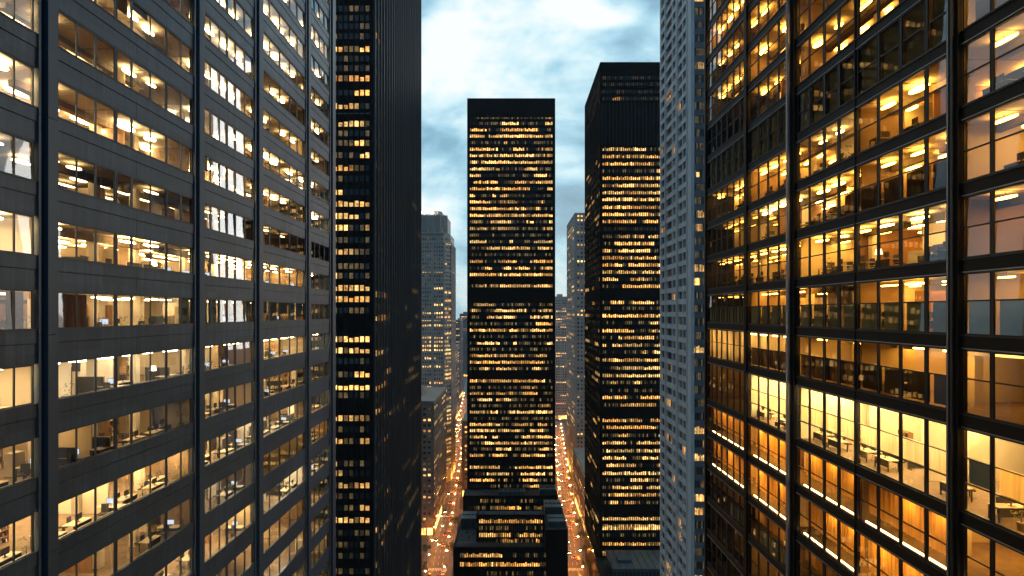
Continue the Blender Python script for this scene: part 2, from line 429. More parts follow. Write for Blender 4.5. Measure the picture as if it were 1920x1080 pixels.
LAMPS_L = {1: M['lamp1'], 2: M['lamp2'], 3: M['lamp3']}
LAMPS_R = {1: M['gold1'], 2: M['gold2'], 3: M['gold3'], 4: M['gold4']}

def make_window(T, panes, zb, zt, transoms, thick, glassm, framem, depth=.055, rr=R, lean=.03):
    """glass and frame of one bay on one floor; panes: [(y0, y1)], far edges included"""
    g = MB(); f = MB(); x = T.x
    panes = sorted(panes); keep = .68 if T.side < 0 else .85       # glass laps over part of each mullion
    gaps = [panes[i + 1][0] - panes[i][1] for i in range(len(panes) - 1)] + [0]
    panes = [(p[0] - (gaps[i - 1] * (1 - keep) / 2 if i else 0), p[1] + gaps[i] * (1 - keep) / 2) for i, p in enumerate(panes)]
    y0 = min(p[0] for p in panes) - thick; y1 = max(p[1] for p in panes) + thick
    zs = [zb] + list(transoms) + [zt]
    for (a, b) in panes:
        for za, zc in zip(zs[:-1], zs[1:]):
            e = [rr.uniform(-.006, .006) for _ in range(3)]; ln = lean * (zc - za)
            q = [(x(depth + e[0]), a, za), (x(depth + e[1]), b, za), (x(depth + e[2] + ln), b, zc), (x(depth + e[0] + e[2] - e[1] + ln), a, zc)]
            g.face(q if T.side < 0 else q[::-1], glassm)
    edges = sorted(panes)
    T.bx(f, .03, .15, y0, y1, zb - .05, zb + .05, framem); T.bx(f, .03, .17, y0, y1, zt - .05, zt + .05, framem)
    cuts = [(y0, edges[0][0])] + [(edges[i][1], edges[i + 1][0]) for i in range(len(edges) - 1)] + [(edges[-1][1], y1)]
    for a, b in cuts:
        w_ = b - a
        if w_ > .26:
            T.bx(f, .03, .08, a, b, zb + .05, zt - .05, framem)
            T.bx(f, .01, .03, a + .03, a + .08, zb + .05, zt - .05, framem); T.bx(f, .01, .03, b - .08, b - .03, zb + .05, zt - .05, framem)
        else: T.bx(f, .03, .08, a, b, zb + .05, zt - .05, framem)
    for t in transoms: T.bx(f, .05, .13, y0, y1, t - .035, t + .035, framem)
    return g, f

def near_tower(T, bays, rows, state_of, st):
    """bays: [(y0, y1, panes)]; rows: [(k, zb, zt, transoms, floor, ceiling)]"""
    root = T.root; rr = random.Random(st['seed']); win = []; rest = MB(); fl = {}
    for k, zb, zt, tr, zf, zc in rows:
        vis_row = False; part = MB()
        for bi, (y0, y1, panes) in enumerate(bays):
            vis = in_view(T.x(0), y0, y1, zb - .3, zt + .3)
            if not vis:
                for a, b in panes:
                    q = [(T.x(.14), a, zb), (T.x(.14), b, zb), (T.x(.14), b, zt), (T.x(.14), a, zt)]
                    rest.face(q if T.side < 0 else q[::-1], M['darkglass'])
                    T.bx(rest, .06, .18, b, b + .1, zb, zt, st['frame'])
                for t in tr: T.bx(rest, .07, .17, panes[0][0], panes[-1][1], t - .04, t + .04, st['frame'])
                T.bx(rest, .3, .5, y0, y1, zb - .2, zt + .2, M['darkwall'])
                continue
            vis_row = True
            s = state_of(k, bi, rr)
            g, f = make_window(T, panes, zb, zt, tr, st['thick'], st['glass'], st['frame'], rr=rr)
            wobj = g.build('window', root); f.build('frame', wobj); win.append(wobj)
            # room
            dp = st['depth']
            for yy in (y0, y1): T.bx(part, rr.choice((.35, 3.2, 4.5, 6.)) if bi != 1 else 5.5, dp, yy - .07, yy + .07, zf, zc, rr.choice(s.get('pm', (M['cream'], M['white'], M['tan']))))
            for q in range(3):                                       # pin boards, doors and screens on the cross walls
                i0 = 6.2 + q * 1.25
                if rr.random() < .7: T.bx(part, i0, i0 + rr.uniform(.5, 1.1), y1 - .11, y1 - .072, zf + rr.choice((.0, .9, 1.1)), zf + rr.uniform(1.7, 2.2), rr.choice((M['darkwall'], M['wood'], M['white'], M['chair'])))
            y = y0 + .07
            while y < y1 - .3:                                   # back wall in bays of different finish
                L = min(rr.uniform(1.6, 3.4), y1 - y); bw = rr.choice(s.get('walls', st['walls']))
                dd = dp - rr.choice((0, 0, 0, .25, 1.4, 2.6)) * s.get('jog', 1)
                T.bx(part, dd, dp + .02, y, y + L, zf, zc, bw)
                if rr.random() < .35: T.bx(part, dd - .04, dd, y + .3, y + 1.2, zf + .01, zf + 2.1, rr.choice((M['wood'], M['darkwall'], M['white'])))
                if rr.random() < .4: T.bx(part, dd - .03, dd, y + .2, y + L * .7, zf + 1.0, zf + 1.9, rr.choice((M['darkwall'], M['white'], M['cabinet'])))
                y += L
            if y1 - y0 > 9 or rr.random() < .4:                   # cross partition, columns
                yy = y0 + (y1 - y0) * rr.uniform(.35, .65)
                T.bx(part, rr.uniform(1.6, 3.), dp, yy - .05, yy + .05, zf, zc - rr.choice((0, 0, .7)), rr.choice((M['cream'], M['wood'], M['white'])))
            for q in range(int((y1 - y0) / 5)):
                yy = y0 + (q + .5) * 5 + rr.uniform(-.6, .6)
                T.bx(part, 2.6, 3.1, yy - .25, yy + .25, zf, zc, M['white'])
            fit_rooms(T, (k, bi), y0, y1, zf, zc, s, None, rr, None, dp, st['lamps'])
            # blinds and curtains hang behind their window
            for (kind, i0, i1, za, zb_, iw) in s.get('blinds', ()):
                b = MB(); sel = panes[i0:i1]
                if not sel: continue
                ya, yb = sel[0][0] - .05, sel[-1][1] + .05
                if kind.startswith('sheer') or kind == 'curtain':      # folded cloth
                    n = max(4, int((yb - ya) / .16)); p = None
                    amp = .035 if kind != 'sheer_pale' else .004
                    for q in range(n + 1):
                        c = (T.x(iw + amp * math.sin(q * 2.1) + amp * .6 * math.sin(q * .83)), ya + (yb - ya) * q / n)
                        if p: b.face([(p[0], p[1], za), (c[0], c[1], za), (c[0], c[1], zb_), (p[0], p[1], zb_)], M[kind])
                        p = c
                else:
                    for a_, c_ in sel:
                        dz = rr.choice((0, 0, .2, .4, .7, .85)) if s.get('ragged') else 0
                        T.bx(b, iw, iw + .02, a_ - .03, c_ + .03, za + dz, zb_, M[kind])
                b.build('curtain' if kind in ('curtain', 'sheer_amber') else 'blind', wobj)
            if s.get('tube'):
                t = MB(); T.bx(t, .42, .52, y0 + .4, y1 - .4, zf + .02, zf + .1, M['tube']); t.build('light_strip', root)
            if s['light'] >= 2 and st['furnish'][0] <= k <= st['furnish'][1]: furnish(T, k, bi, y0, y1, zf, rr, st, s)
        if vis_row:
            sl_ = part; nxt = zf - st['slab']
            T.bx(sl_, .30, st['depth'] + .3, T.d0 + .4, T.d1 - .4, zf - .06, zf, M['carpet'])
            T.bx(sl_, .30, st['depth'] + .3, T.d0 + .4, T.d1 - .4, zc, zc + .08, M['ceil'])
            # ceiling grid, ducts
            for q in range(int((T.d1 - T.d0) / 3.6)):
                yy = T.d0 + 1.3 + q * 3.6
                T.bx(sl_, .35, st['depth'], yy - .04, yy + .04, zc - .035, zc - .004, M['cabinet'])
            for iw in (2.3, 6.6):
                q = T.d0 + 1.
                while q < T.d1 - 6:
                    L_ = rr.uniform(5, 13)
                    if rr.random() < .75: T.bx(sl_, iw, iw + rr.choice((.35, .5)), q, min(q + L_, T.d1 - 1), zc - rr.uniform(.36, .5), zc - .05, rr.choice((M['darkwall'], M['cabinet'], M['tan'])))
                    q += L_ + rr.uniform(.5, 3)
            sl_.build('office_storey', root)
    rest = rest.build('window', root); stuffpart(rest)
    T.parts.sort(key=lambda p: -p[0])
    # the largest hundred in view are lamps of their own, the rest one part
    more = MB(); n = 0
    for sz, p in T.parts:
        if n < 100 and in_view(p[0], p[1] - .5, p[1] + .5, p[2] - .1, p[2], 0):
            b = MB(); ceiling_lamp(b, *p); b.build('ceiling_light', root); n += 1
        else: ceiling_lamp(more, *p)
    stuffpart(more.build('ceiling_light', root))

FURN = {}
def furnish(T, k, bi, y0, y1, zf, rr, st, s):
    nm = st['who']
    n = int((y1 - y0) / 2.3)
    for q in range(n):
        if FURN.get((nm, 'desk'), 0) > 200: break
        y = y0 + (q + .5) * (y1 - y0) / n + rr.uniform(-.4, .4)
        if rr.random() < .18: continue
        iw = rr.choice((1.1, 1.3, 1.9)); rz = (0 if T.side < 0 else math.pi) + rr.choice((0, math.pi / 2, 0))
        c, s_ = math.cos(rz), math.sin(rz)
        FURN[(nm, 'desk')] = FURN.get((nm, 'desk'), 0) + 1
        put('desk', (T.x(iw), y, zf), rz, 'light wooden office desk behind a lit window of the ' + nm, 'desk', 'desks in the ' + nm)
        put('monitor', (T.x(iw) + .1 * c, y + .1 * s_, zf + .74), rz, 'dark monitor standing on a desk in the ' + nm, 'monitor', 'monitors in the ' + nm)
        put('chair', (T.x(iw) - .75 * c, y - .75 * s_, zf), rz + math.pi + rr.uniform(-.5, .5), 'black swivel chair drawn up to a desk in the ' + nm, 'office chair', 'office chairs in the ' + nm)
        if rr.random() < .5: put('screen', (T.x(iw + rr.choice((.55, 1.2, 2.2))), y + rr.uniform(-.3, .3), zf), rr.choice((0, 0, math.pi / 2)), 'dark fabric cubicle screen in the ' + nm, 'screen', 'cubicle screens in the ' + nm)
        if rr.random() < .4: put('shelf', (T.x(rr.choice((4.3, 5.8, 7.2))), y + rr.uniform(-.5, .5), zf), 0 if T.side > 0 else math.pi, 'wooden bookshelf full of files in the ' + nm, 'bookshelf', 'bookshelves in the ' + nm)
        r = rr.random()
        if r < .3: put('cabinet', (T.x(3.6), y + .8, zf), 0 if T.side < 0 else math.pi, 'steel filing cabinet with four drawers in the ' + nm, 'filing cabinet', 'filing cabinets in the ' + nm)
        elif r < .5: put('plant', (T.x(.75), y + 1.1, zf), rr.uniform(0, 6), 'bushy potted plant by a window of the ' + nm, 'potted plant', 'potted plants in the ' + nm)
        elif r < .58: put('lamp', (T.x(1.6), y - 1.2, zf), 0, 'floor lamp with glowing shade in the ' + nm, 'lamp', 'floor lamps in the ' + nm)

# ---------------------------------------------------------------- grey panelled tower
def dl(px): return 24.7 * F / (CX - px)
GB = [[(382.5, 394), (397, 411), (414, 424), (429, 440), (444, 458.5), (461, 475)],
      [(492.5, 505), (507.5, 523.5), (526.5, 542.5), (545, 556.5), (559, 571.5)],
      [(582, 589), (591, 598.5), (600.5, 607.5), (609.5, 616.5)]]
g1 = [(34.87, 36.28), (36.46, 37.9), (38.15, 39.7), (40.2, 41.45), (41.8, 43.7), (43.9, 45.6), (46.0, 47.7), (47.96, 49.45)]
g0 = [(19.6 + i * 1.365, 19.6 + i * 1.365 + (1.2 if i % 2 == 0 else 1.1)) for i in range(10)]
gm = [(5.0 + i * 1.365, 5.0 + i * 1.365 + 1.15) for i in range(9)]
bays = [(4.7, 17.6, gm), (19.3, 33.25, g0), (34.6, 49.6, g1)]
for b in GB:
    pn = [(dl(p), dl(q)) for p, q in b]; bays.append((pn[0][0] - .25, pn[-1][1] + .2, pn))
GT = NearTower('grey_tower', 'slate grey panelled office tower with long strips of paired windows and dark vertical channels', -1, 24.7, 40, 3., 89., 0, 225)
zk = lambda k: 149.13 + 3.84 * k
rows = [(k, zk(k), zk(k) + 2.0, (), zk(k) - .75, zk(k) + 2.12) for k in range(-12, 17)]
def grey_state(k, bi, rr):
    base = {0: 1, 1: 3, 2: 1, 3: 3, 4: 3, 5: 2, 6: 3, -1: 3, -2: 2, -3: 3, -4: 2, -5: 3}.get(k, rr.choice((1, 2, 2, 3)))
    if bi >= 3: base = max(0, min(3, base + rr.choice((-1, 0, 0, 0, 1))))
    if k == 4 and bi == 2: return dict(light=2, gap=.55)
    if bi >= 3 and k >= 5: base = rr.choice((1, 1, 2, 2))
    if bi == 2 and k >= 5: base = 2
    s = dict(light=base, gap=rr.choice((.05, .15, .3)))
    if k == 2: s.update(gap=.35, walls=[M['darkwall'], M['wood'], M['cream']])
    if k == -2: s.update(walls=[M['cream'], M['wood'], M['darkwall'], M['cabinet']])
    z0, z1 = zk(k) - .02, zk(k) + 2.02
    if k == 0:
        s['light'] = 2; s['gap'] = .2
        if bi == 2: s['blinds'] = [('curtain', 0, 2, z0, z1 - .12, .5), ('blind_blue', 7, 8, z0, z1, .26)]; s['walls'] = [M['darkwall'], M['cream'], M['wood']]
        if bi == 1: s['blinds'] = [('curtain', 9, 10, z0, z1 - .1, .5)]
        if bi == 3: s['blinds'] = [('blind_blue', 0, 6, z0, z1, .26)]; s['ragged'] = False
        if bi == 4: s['blinds'] = [('blind_blue', 0, 5, z0, z1, .26)]; s['ragged'] = True
    elif rr.random() < .3:
        s['ragged'] = True; n = rr.randint(0, 7); s['blinds'] = [('blind_pale', n, n + rr.randint(1, 4), z1 - 1.15, z1, .22)]
    elif rr.random() < .25:
        n = rr.randint(0, 4); s['blinds'] = [(rr.choice(('sheer_pale', 'curtain', 'sheer_pale', 'blind_blue')), n, n + rr.randint(1, 2), z0 + rr.choice((0, .9)), z1, .3)]
    return s
near_tower(GT, bays, rows, grey_state, dict(seed=11, thick=.12, glass=M['glass'], frame=M['frame_grey'], depth=10.5, slab=.9, lamps=LAMPS_L, furnish=(-5, 3), who='slate grey tower',
           walls=[M['cream'], M['tan'], M['white'], M['cream'], M['wood'], M['tan'], M['darkwall']]))
# spandrels, piers, shell
wl = MB()
for k in range(-38, 20):
    za, zb = (zk(k - 1) + 2.05, zk(k) - .05)
    for bi, (y0, y1, pn) in enumerate(bays):
        zj = za + (zb - za) * .60
        n = max(1, round((y1 - y0) / 7.4)); L = (y1 - y0) / n
        for q in range(n):
            ya, yb = y0 + q * L + (.012 if q else 0), y0 + (q + 1) * L - (.012 if q < n - 1 else 0)
            GT.bx(wl, .0, .22, ya, yb, za, zj - .02, M['panel']); GT.bx(wl, -.035, .22, ya, yb, zj + .02, zb, M['panel'])
        GT.bx(wl, .04, .3, y0, y1, zj - .02, zj + .02, M['recess'])
        GT.bx(wl, -.07, .12, y0, y1, zb, zb + .05, M['frame_grey'])              # sill
        if k < -12 or k > 16:
            GT.bx(wl, .15, .3, y0, y1, zb, zb + 2.1, M['darkglass'])
        GT.bx(wl, .22, .30, y0, y1, za, zb, M['recess'])
GT.bx(wl, 10.8, 40, 3., 89., 0, zk(20), M['panel'])
GT.bx(wl, .3, 10.8, 3., 3.4, 0, zk(20), M['panel']); GT.bx(wl, .3, 10.8, 88.6, 89., 0, zk(20), M['panel'])
GT.bx(wl, -.1, 10.8, 3., 89., zk(20) - .05, zk(20) + 1.2, M['panel'])
wl.build('wall', GT.root)
edges = [(3.0, 4.7)] + [(bays[i][1], bays[i + 1][0]) for i in range(len(bays) - 1)] + [(bays[-1][1], 89.0)]
for a, b in edges:
    p = MB(); w_ = b - a; c0 = a + w_ * .42
    zt = zk(20)
    GT.bx(p, .14, .3, a, b, 0, zt, M['recess'])
    for k in range(-13, 6):                                  # pier cladding in three-storey lengths with open joints
        z0, z1 = zk(k * 3) - .3, min(zt, zk(k * 3 + 3) - .33)
        if z0 > zt or z1 < 0: continue
        z0 = max(z0, 0)
        GT.bx(p, -.20, .14, c0, b - .02, z0, z1, M['pier'])
        GT.bx(p, -.12, .14, a, a + w_ * .12, z0, z1, M['pier'])
    p.build('pier', GT.root)

# ---------------------------------------------------------------- black steel tower with golden floors
def dr(px): return 22.9 * F / (px - CX)
def bay_r(lst):
    pn = sorted([(dr(q), dr(p)) for p, q in lst]); return (pn[0][0] - .18, pn[-1][1] + .18, pn)
rb = [bay_r([(1607.5, 1642.5), (1649, 1683.5), (1691, 1731), (1740, 1776)]),
      bay_r([(1495, 1515), (1519, 1541.5), (1547.5, 1568.5), (1575, 1600)]),
      bay_r([(1403.5, 1420), (1423, 1437.5), (1441, 1457.5), (1461, 1477.5)]),
      bay_r([(1326.5, 1333.5), (1335.3, 1341.8), (1344.5, 1351), (1353.5, 1361.5), (1364, 1373.5), (1376, 1385), (1387.5, 1396.5)])]
n0 = sorted([(30.75, 32.45), (28.6, 30.4)] + [(28.4 - 2.15 * i - 1.95, 28.4 - 2.15 * i) for i in range(6)])
nm = [(1.6 + 2.1 * i, 3.5 + 2.1 * i) for i in range(6)]
rbays = [(1.3, 14.2, nm), (n0[0][0] - .15, 32.6, n0)] + rb
BT = NearTower('black_tower', 'black steel office tower with tall two-pane golden windows and a thin pale corner pole', 1, 22.9, 40, 0.8, 75.6, 0, 225)
zbs = {0: -1.1, -1: -5.1, -2: -10.04, -3: -13.75}
for k in range(1, 17): zbs[k] = -1.1 + 3.87 * k
for k in range(-4, -13, -1): zbs[k] = -13.75 + 3.85 * (k + 3)
brow = []
for k in range(-12, 16):
    zb = CAMZ + zbs[k]; zt = CAMZ + zbs[k + 1] - .8
    tr = (zb + (zt - zb) * .50,) if k != -2 else (zb + (zt - zb) * .34, zb + (zt - zb) * .65)
    if k in (0, -1): tr = (zb + (zt - zb) * .55,)
    brow.append((k, zb, zt, tr, zb - .08, zt + .06))
def black_state(k, bi, rr):
    zb = CAMZ + zbs[k]; zt = CAMZ + zbs[k + 1] - .8; zm = zb + (zt - zb) * (.55 if k in (0, -1) else .5)
    lit = {0: 3, 1: 3, 2: 3, 3: 3, 4: 0, 5: 2, 6: 3, 7: 2, -1: 3, -2: 4, -3: 3, -4: 3, -5: 1, -6: 1}.get(k, rr.choice((1, 2, 3)))
    s = dict(light=lit, gap=rr.choice((.05, .15, .25)), walls=[M['cream'], M['tan'], M['cream'], M['wood'], M['tan'], M['darkwall']])
    if bi == 1: s['pm'] = (M['tan'], M['darkwall'], M['wood']); s['walls'] = [M['tan'], M['darkwall'], M['cream'], M['wood']]; s['light'] = max(2, lit - 1)
    if bi == 5: s['light'] = max(0, min(3, lit) - rr.choice((0, 1, 1, 2)))
    if bi in (4, 5) and k >= 6: s['light'] = rr.choice((1, 2, 2, 3))
    if bi == 3 and k >= 7: s['light'] = 1
    if k == 4 and bi != 1: s['blinds'] = [('blind_blue', 0, 9, zb, zt, .3)]
    if k == 4 and bi == 1: s['light'] = 3
    if k == 5 and bi in (1, 2): s['light'] = 1; s['blinds'] = [('blind_blue', 0, 2, zb, zt, .3)]
    if k == 0: s['blinds'] = [('blind_blue', 0, 9, zb, zm, .3)]
    if k == 2:
        s['blinds'] = [('darkwall', 0, 9, zb, zm, .3)] if bi in (2,) else []
        if bi == 3: s['blinds'] = [('curtain', 0, 1, zb, zm, .4)]
    if k == -1:
        s['blinds'] = [('curtain' if bi in (3, 4) else 'darkwall', 0, 4, zb + .12, zm, .35)] if bi != 5 else [('sheer_pale', 0, 9, zb, zt, .35)]
        if bi == 5: s['light'] = 3
        if bi == 1: s['light'] = 1; s['blinds'] = []
    if k == -2:
        s['blinds'] = [('sheer_pale', 0, 9, zb + (zt - zb) * .34, zb + (zt - zb) * .65, .3)]; s['gap'] = .0; s['jog'] = 1.6; s['walls'] = [M['white'], M['white'], M['ceil']]; s['pm'] = (M['white'],)
        if bi == 5: s = dict(light=1, gap=.2)
        if bi == 1: s['blinds'] = [('sheer_pale', 0, 7, zb + (zt - zb) * .34, zb + (zt - zb) * .65, .3), ('blind_blue', 7, 9, zb + (zt - zb) * .34, zb + (zt - zb) * .65, .3)]
    if k in (-3, -4) :
        if bi != 1: s['blinds'] = [('sheer_amber', 0, 9, zb + (.75 if bi > 2 else .5), zt, .75)]
        s['tube'] = True; s['gap'] = .3
        if bi == 1: s['light'] = 1
    if k == -5: s['blinds'] = [('sheer_amber', 0, 9, zm, zt, .7), ('blind_blue', 0, 3, zb, zm, .3)]
    if k < -5: s['blinds'] = [('sheer_amber', 0, rr.randint(2, 6), zb + .3, zt, .7)]
    return s
near_tower(BT, rbays, brow, black_state, dict(seed=23, thick=.1, glass=M['glass_dark'], frame=M['black_frame'], depth=10.0, slab=.8, lamps=LAMPS_R, furnish=(-2, 4), who='black steel tower',
           walls=[M['cream']]))
wl = MB()
allz = [zbs[k] for k in range(-12, 16)]
zlow, zhigh = CAMZ + zbs[-12] - .8, CAMZ + zbs[15] - .0
spans = [(CAMZ + zbs[k + 1] - .75, CAMZ + zbs[k + 1] - .05) for k in range(-13, 16) if (k + 1) in zbs]
for za, zb in spans:
    for y0, y1, pn in rbays:
        BT.bx(wl, .0, .3, y0, y1, za, zb, M['black'])
        BT.bx(wl, -.03, .0, y0, y1, za, za + .05, M['pole']); BT.bx(wl, -.06, .0, y0, y1, zb - .05, zb, M['black_frame'])
z = zlow
while z > 0:
    for y0, y1, pn in rbays:
        BT.bx(wl, .0, .3, y0, y1, max(z - .75, 0), z, M['black']); BT.bx(wl, .14, .3, y0, y1, max(z - 3.85, 0), max(z - .75, .0), M['darkglass'])
    z -= 3.85
ztop = CAMZ + zbs[16] + 1.5
for y0, y1, pn in rbays: BT.bx(wl, 0, .3, y0, y1, spans[-1][1], ztop, M['black'])
BT.bx(wl, 10.3, 40, .8, 75.6, 0, ztop, M['black']); BT.bx(wl, .3, 10.3, .8, 1.2, 0, ztop, M['black']); BT.bx(wl, .3, 10.3, 75.2, 75.6, 0, ztop, M['black'])
BT.bx(wl, .3, 10.3, 1.2, 75.2, ztop - .4, ztop, M['black'])
wl.build('wall', BT.root)
ed = [(.8, 1.3)] + [(rbays[i][1], rbays[i + 1][0]) for i in range(len(rbays) - 1)] + [(rbays[-1][1], 75.6)]
for i, (a, b) in enumerate(ed):
    p = MB()
    BT.bx(p, -.18 if i != 3 else -.06, .3, a, b, 0, ztop, M['black'])
    if b - a > .8:
        BT.bx(p, -.32, -.18, a + .25 * (b - a), a + .45 * (b - a), 0, ztop, M['black_frame'])
    if i in (2, 4):       # slim pale edge strip
        BT.bx(p, -.24, -.20, b - .22, b - .12, 0, ztop, M['pole'])
    p.build('pier', BT.root)
for y in (dr(1487), 75.9):
    p = MB(); p.cyl(BT.x(-.42 if y < 70 else .06), y, 0, ztop, .16, .16, M['pole'], 10)
    for q in range(40): p.cyl(BT.x(-.42 if y < 70 else .06), y, 2 + q * 5.8, 2.12 + q * 5.8, .19, .19, M['pole'], 10)
    p.build('pole', BT.root)

# ================================================================ far towers
M['blackwall'] = surf('black_curtain_wall', (.004, .0045, .006), .55, spec=.12, var=.35, scale=.25, stretch=(1, 1, .15))
M['fin'] = surf('steel_fin', (.075, .08, .088), .45, metal=.1, var=.25, scale=.2, stretch=(1, 1, .1))
M['louvre'] = surf('plant_floor_louvre', (.005, .006, .009), .6, spec=.15, var=.4, scale=.8, stretch=(3, 3, .05))
M['concrete'] = surf('pale_concrete', (.62, .635, .655), .7, var=.14, scale=.22, stretch=(1, 1, .4), bump=.05, fine=3.)
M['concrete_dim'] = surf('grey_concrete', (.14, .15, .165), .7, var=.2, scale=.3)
M['roof'] = surf('roof_membrane', (.026, .038, .046), .85, var=.6, scale=.5)
M['unit'] = surf('teal_grey_sheet_metal', (.07, .12, .14), .5, metal=.1, var=.25, scale=.5)
M['unitdark'] = surf('dark_sheet_metal', (.03, .04, .048), .5)
W_far = lit_windows('far_window_pane', (1., .39, .065), (1., .68, .24), 2.0)
W_near = lit_windows('window_pane', (1., .40, .07), (1., .66, .22), 1.7, nscale=1.1)
W_pod = lit_windows('podium_window_pane', (1., .36, .05), (1., .62, .18), 1.5)
W_street = lit_windows('shop_window', (1., .36, .05), (1., .56, .16), 4.0, nscale=.35)

def run_lit(n, fill, rr, dim=.10):
    """lit flags along one floor: offices come in runs of neighbouring panes"""
    out = []; on = rr.random() < fill; left = 0; level = 1.
    while len(out) < n:
        if left <= 0:
            on = rr.random() < fill; left = rr.randint(2, 9 if .1 < fill < .95 else 12); level = rr.choice((.35, .55, .75, .95, 1.2))
        v = level * rr.uniform(.5, 1.35) if on else (rr.uniform(.01, dim) if rr.random() < .5 else 0.)
        if on and rr.random() < .1: v *= .15
        out.append(v); left -= 1
    return out

def pane(mb, p0, p1, z0, z1, mat, lit, hue, split=0):
    """upright pane from plan point p0 to p1"""
    mb.face([(p0[0], p0[1], z0), (p1[0], p1[1], z0), (p1[0], p1[1], z1), (p0[0], p0[1], z1)], mat, lit, hue)

def ribbon(root, a, b, z0, z1, n, fill, rr, mat, gap=.22, off=.04, name='ribbon_window', dim=.1, stuff=None):
    """one floor's strip of n panes along the wall line a -> b (outside on the right-hand side)"""
    mb = stuff or MB(); dx, dy = (b[0] - a[0]) / n, (b[1] - a[1]) / n
    L = math.hypot(dx, dy); ox, oy = dy / L * off, -dx / L * off
    base = rr.random() * .5
    for i, v in enumerate(run_lit(n, fill, rr, dim)):
        g = gap / 2
        hue = min(1., max(0., base + rr.uniform(-.1, .5))) if v > .15 else 1.
        p0 = (a[0] + dx * (i + g) + ox, a[1] + dy * (i + g) + oy); p1 = (a[0] + dx * (i + 1 - g) + ox, a[1] + dy * (i + 1 - g) + oy)
        top = z1 - ((z1 - z0) * rr.choice((0, 0, .15, .3)) if v > .3 else 0)
        pane(mb, p0, p1, z0, top, mat, max(v, 1e-4), hue)
    if stuff is None: return mb.build(name, root)

def fins_along(mb, a, b, step, z0, z1, deep, wide, mat):
    L = math.hypot(b[0] - a[0], b[1] - a[1]); n = int(L / step); ux, uy = (b[0] - a[0]) / L, (b[1] - a[1]) / L
    nx, ny = uy, -ux
    for i in range(n + 1):
        q = i * L / n; cx, cy = a[0] + ux * q, a[1] + uy * q; w2 = wide / 2
        poly = [(cx - ux * w2, cy - uy * w2), (cx - ux * w2 + nx * deep, cy - uy * w2 + ny * deep), (cx + ux * w2 + nx * deep, cy + uy * w2 + ny * deep), (cx + ux * w2, cy + uy * w2)]
        mb.prism(poly, z0, z1, mat)

# ---------------------------------------------------------------- central slab tower
rr = random.Random(31)
D = 360.; x0, x1 = X(876, D), X(1041, D)
ct = thing('slab_tower', 'black slab tower seen square on with a blank crown and glowing rows of windows', 'building', ((x0 + x1) / 2, D + 16, 0))
ztop = Z(185, D)
wall = MB(); wall.box(x0, x1, D, D + 32, 0, ztop, M['blackwall'])
wall.box(x0 + .3, x1 - .3, D + .3, D + 31.7, ztop, ztop + .35, M['roof'])
xa, xb = x0 + 1.4, x1 - 1.4; NP = 44
fins_along(wall, (xa, D), (xb, D), (xb - xa) / NP, 30, ztop - .6, .28, .13, M['blackwall'])
fins_along(wall, (x0 + .15, D), (x1 - .15, D), x1 - x0 - .3, 0, ztop, .35, .3, M['blackwall'])
rowsC = [(160 + v / 2.7, f) for v, f in zip((163, 193, 225, 257, 290, 323, 355, 389, 423, 456, 490, 523, 558, 590, 624, 658, 691, 725, 758, 791, 824, 857, 891, 925, 958, 1015),
         (.12, .6, .5, .7, .15, .85, .95, .75, .6, .25, .8, .8, .35, .65, .75, .8, .7, .7, .2, .75, .75, .1, .5, .5, 1., .6))]
rowsC += [(350 + v / 3.085, f) for v, f in zip((682, 716, 754, 793, 830, 867, 905, 940, 977, 1015, 1052), (.2, .6, .85, .12, .9, .04, .6, .4, .85, .8, .7))]
rowsC += [(700 + v / 2.84, f) for v, f in zip((40, 75, 106, 140, 172, 206, 240, 272, 304, 338, 371, 403, 436, 500, 535, 568, 600), (.8, .15, .5, .3, .12, .7, .08, .5, .7, .5, .8, .3, .35, .6, .6, .6, .4))]
for y, f in rowsC:
    zc = Z(y, D); ribbon(ct, (xa, D), (xb, D), zc - .8, zc + .8, NP, f, rr, W_far, gap=.36, dim=.13)
# plain side windows (seen from beside the photograph's place)
sd_ = MB()
for y, f in rowsC:
    zc = Z(y, D)
    ribbon(ct, (x1, D + 1.2), (x1, D + 30.8), zc - .85, zc + .85, 26, f, rr, W_far, stuff=sd_); ribbon(ct, (x0, D + 30.8), (x0, D + 1.2), zc - .85, zc + .85, 26, f, rr, W_far, stuff=sd_)
stuffpart(sd_.build('side_window', ct))
lv = MB(); lv.box(xa, xb, D - .12, D, Z(222, D) + .6, ztop - 1.2, M['louvre'])
for yy in (547, 577): pass
lw = MB(); lw.box(xa, xb, D - .12, D, Z(568, D), Z(540, D), M['louvre']); lw.build('louvre', ct)
fins_along(lv, (xa, D - .1), (xb, D - .1), (xb - xa) / 22, Z(222, D) + .6, ztop - 1.2, .14, .1, M['fin'])
lv.build('louvre', ct); wall.build('wall', ct)

# ---------------------------------------------------------------- stepped podium in front of it
pd = thing('podium_building', 'stepped dark podium building with roof terraces at the foot of the black slab tower', 'building', (0, 320, 0))
wall = MB(); roof = MB()
def block(xa_, xb_, ya_, yb_, zt_, z0_=0):
    wall.box(xa_, xb_, ya_, yb_, z0_, zt_, M['blackwall']); roof.box(xa_ + .35, xb_ - .35, ya_ + .35, yb_ - .02, zt_, zt_ + .12, M['roof'])
    wall.box(xa_, xb_, ya_, ya_ + .3, zt_, zt_ + .9, M['blackwall']); wall.box(xa_, xa_ + .3, ya_ + .3, yb_, zt_, zt_ + .9, M['blackwall']); wall.box(xb_ - .3, xb_, ya_ + .3, yb_, zt_, zt_ + .9, M['blackwall'])
zA, zB, zC = CAMZ - 99.6, CAMZ - 104.2, CAMZ - 108.
block(X(868, 345), X(1046, 345), 345, D - .1, zA)
zB = CAMZ - 95.6
block(X(893, 300), X(1021, 300), 300, 308, zB, zC + .13)
block(X(850, 292), X(1022, 292), 292, 329.9, zC)
block(X(1022.3, 292), X(1065, 292), 292, 329.9, CAMZ - 100.)
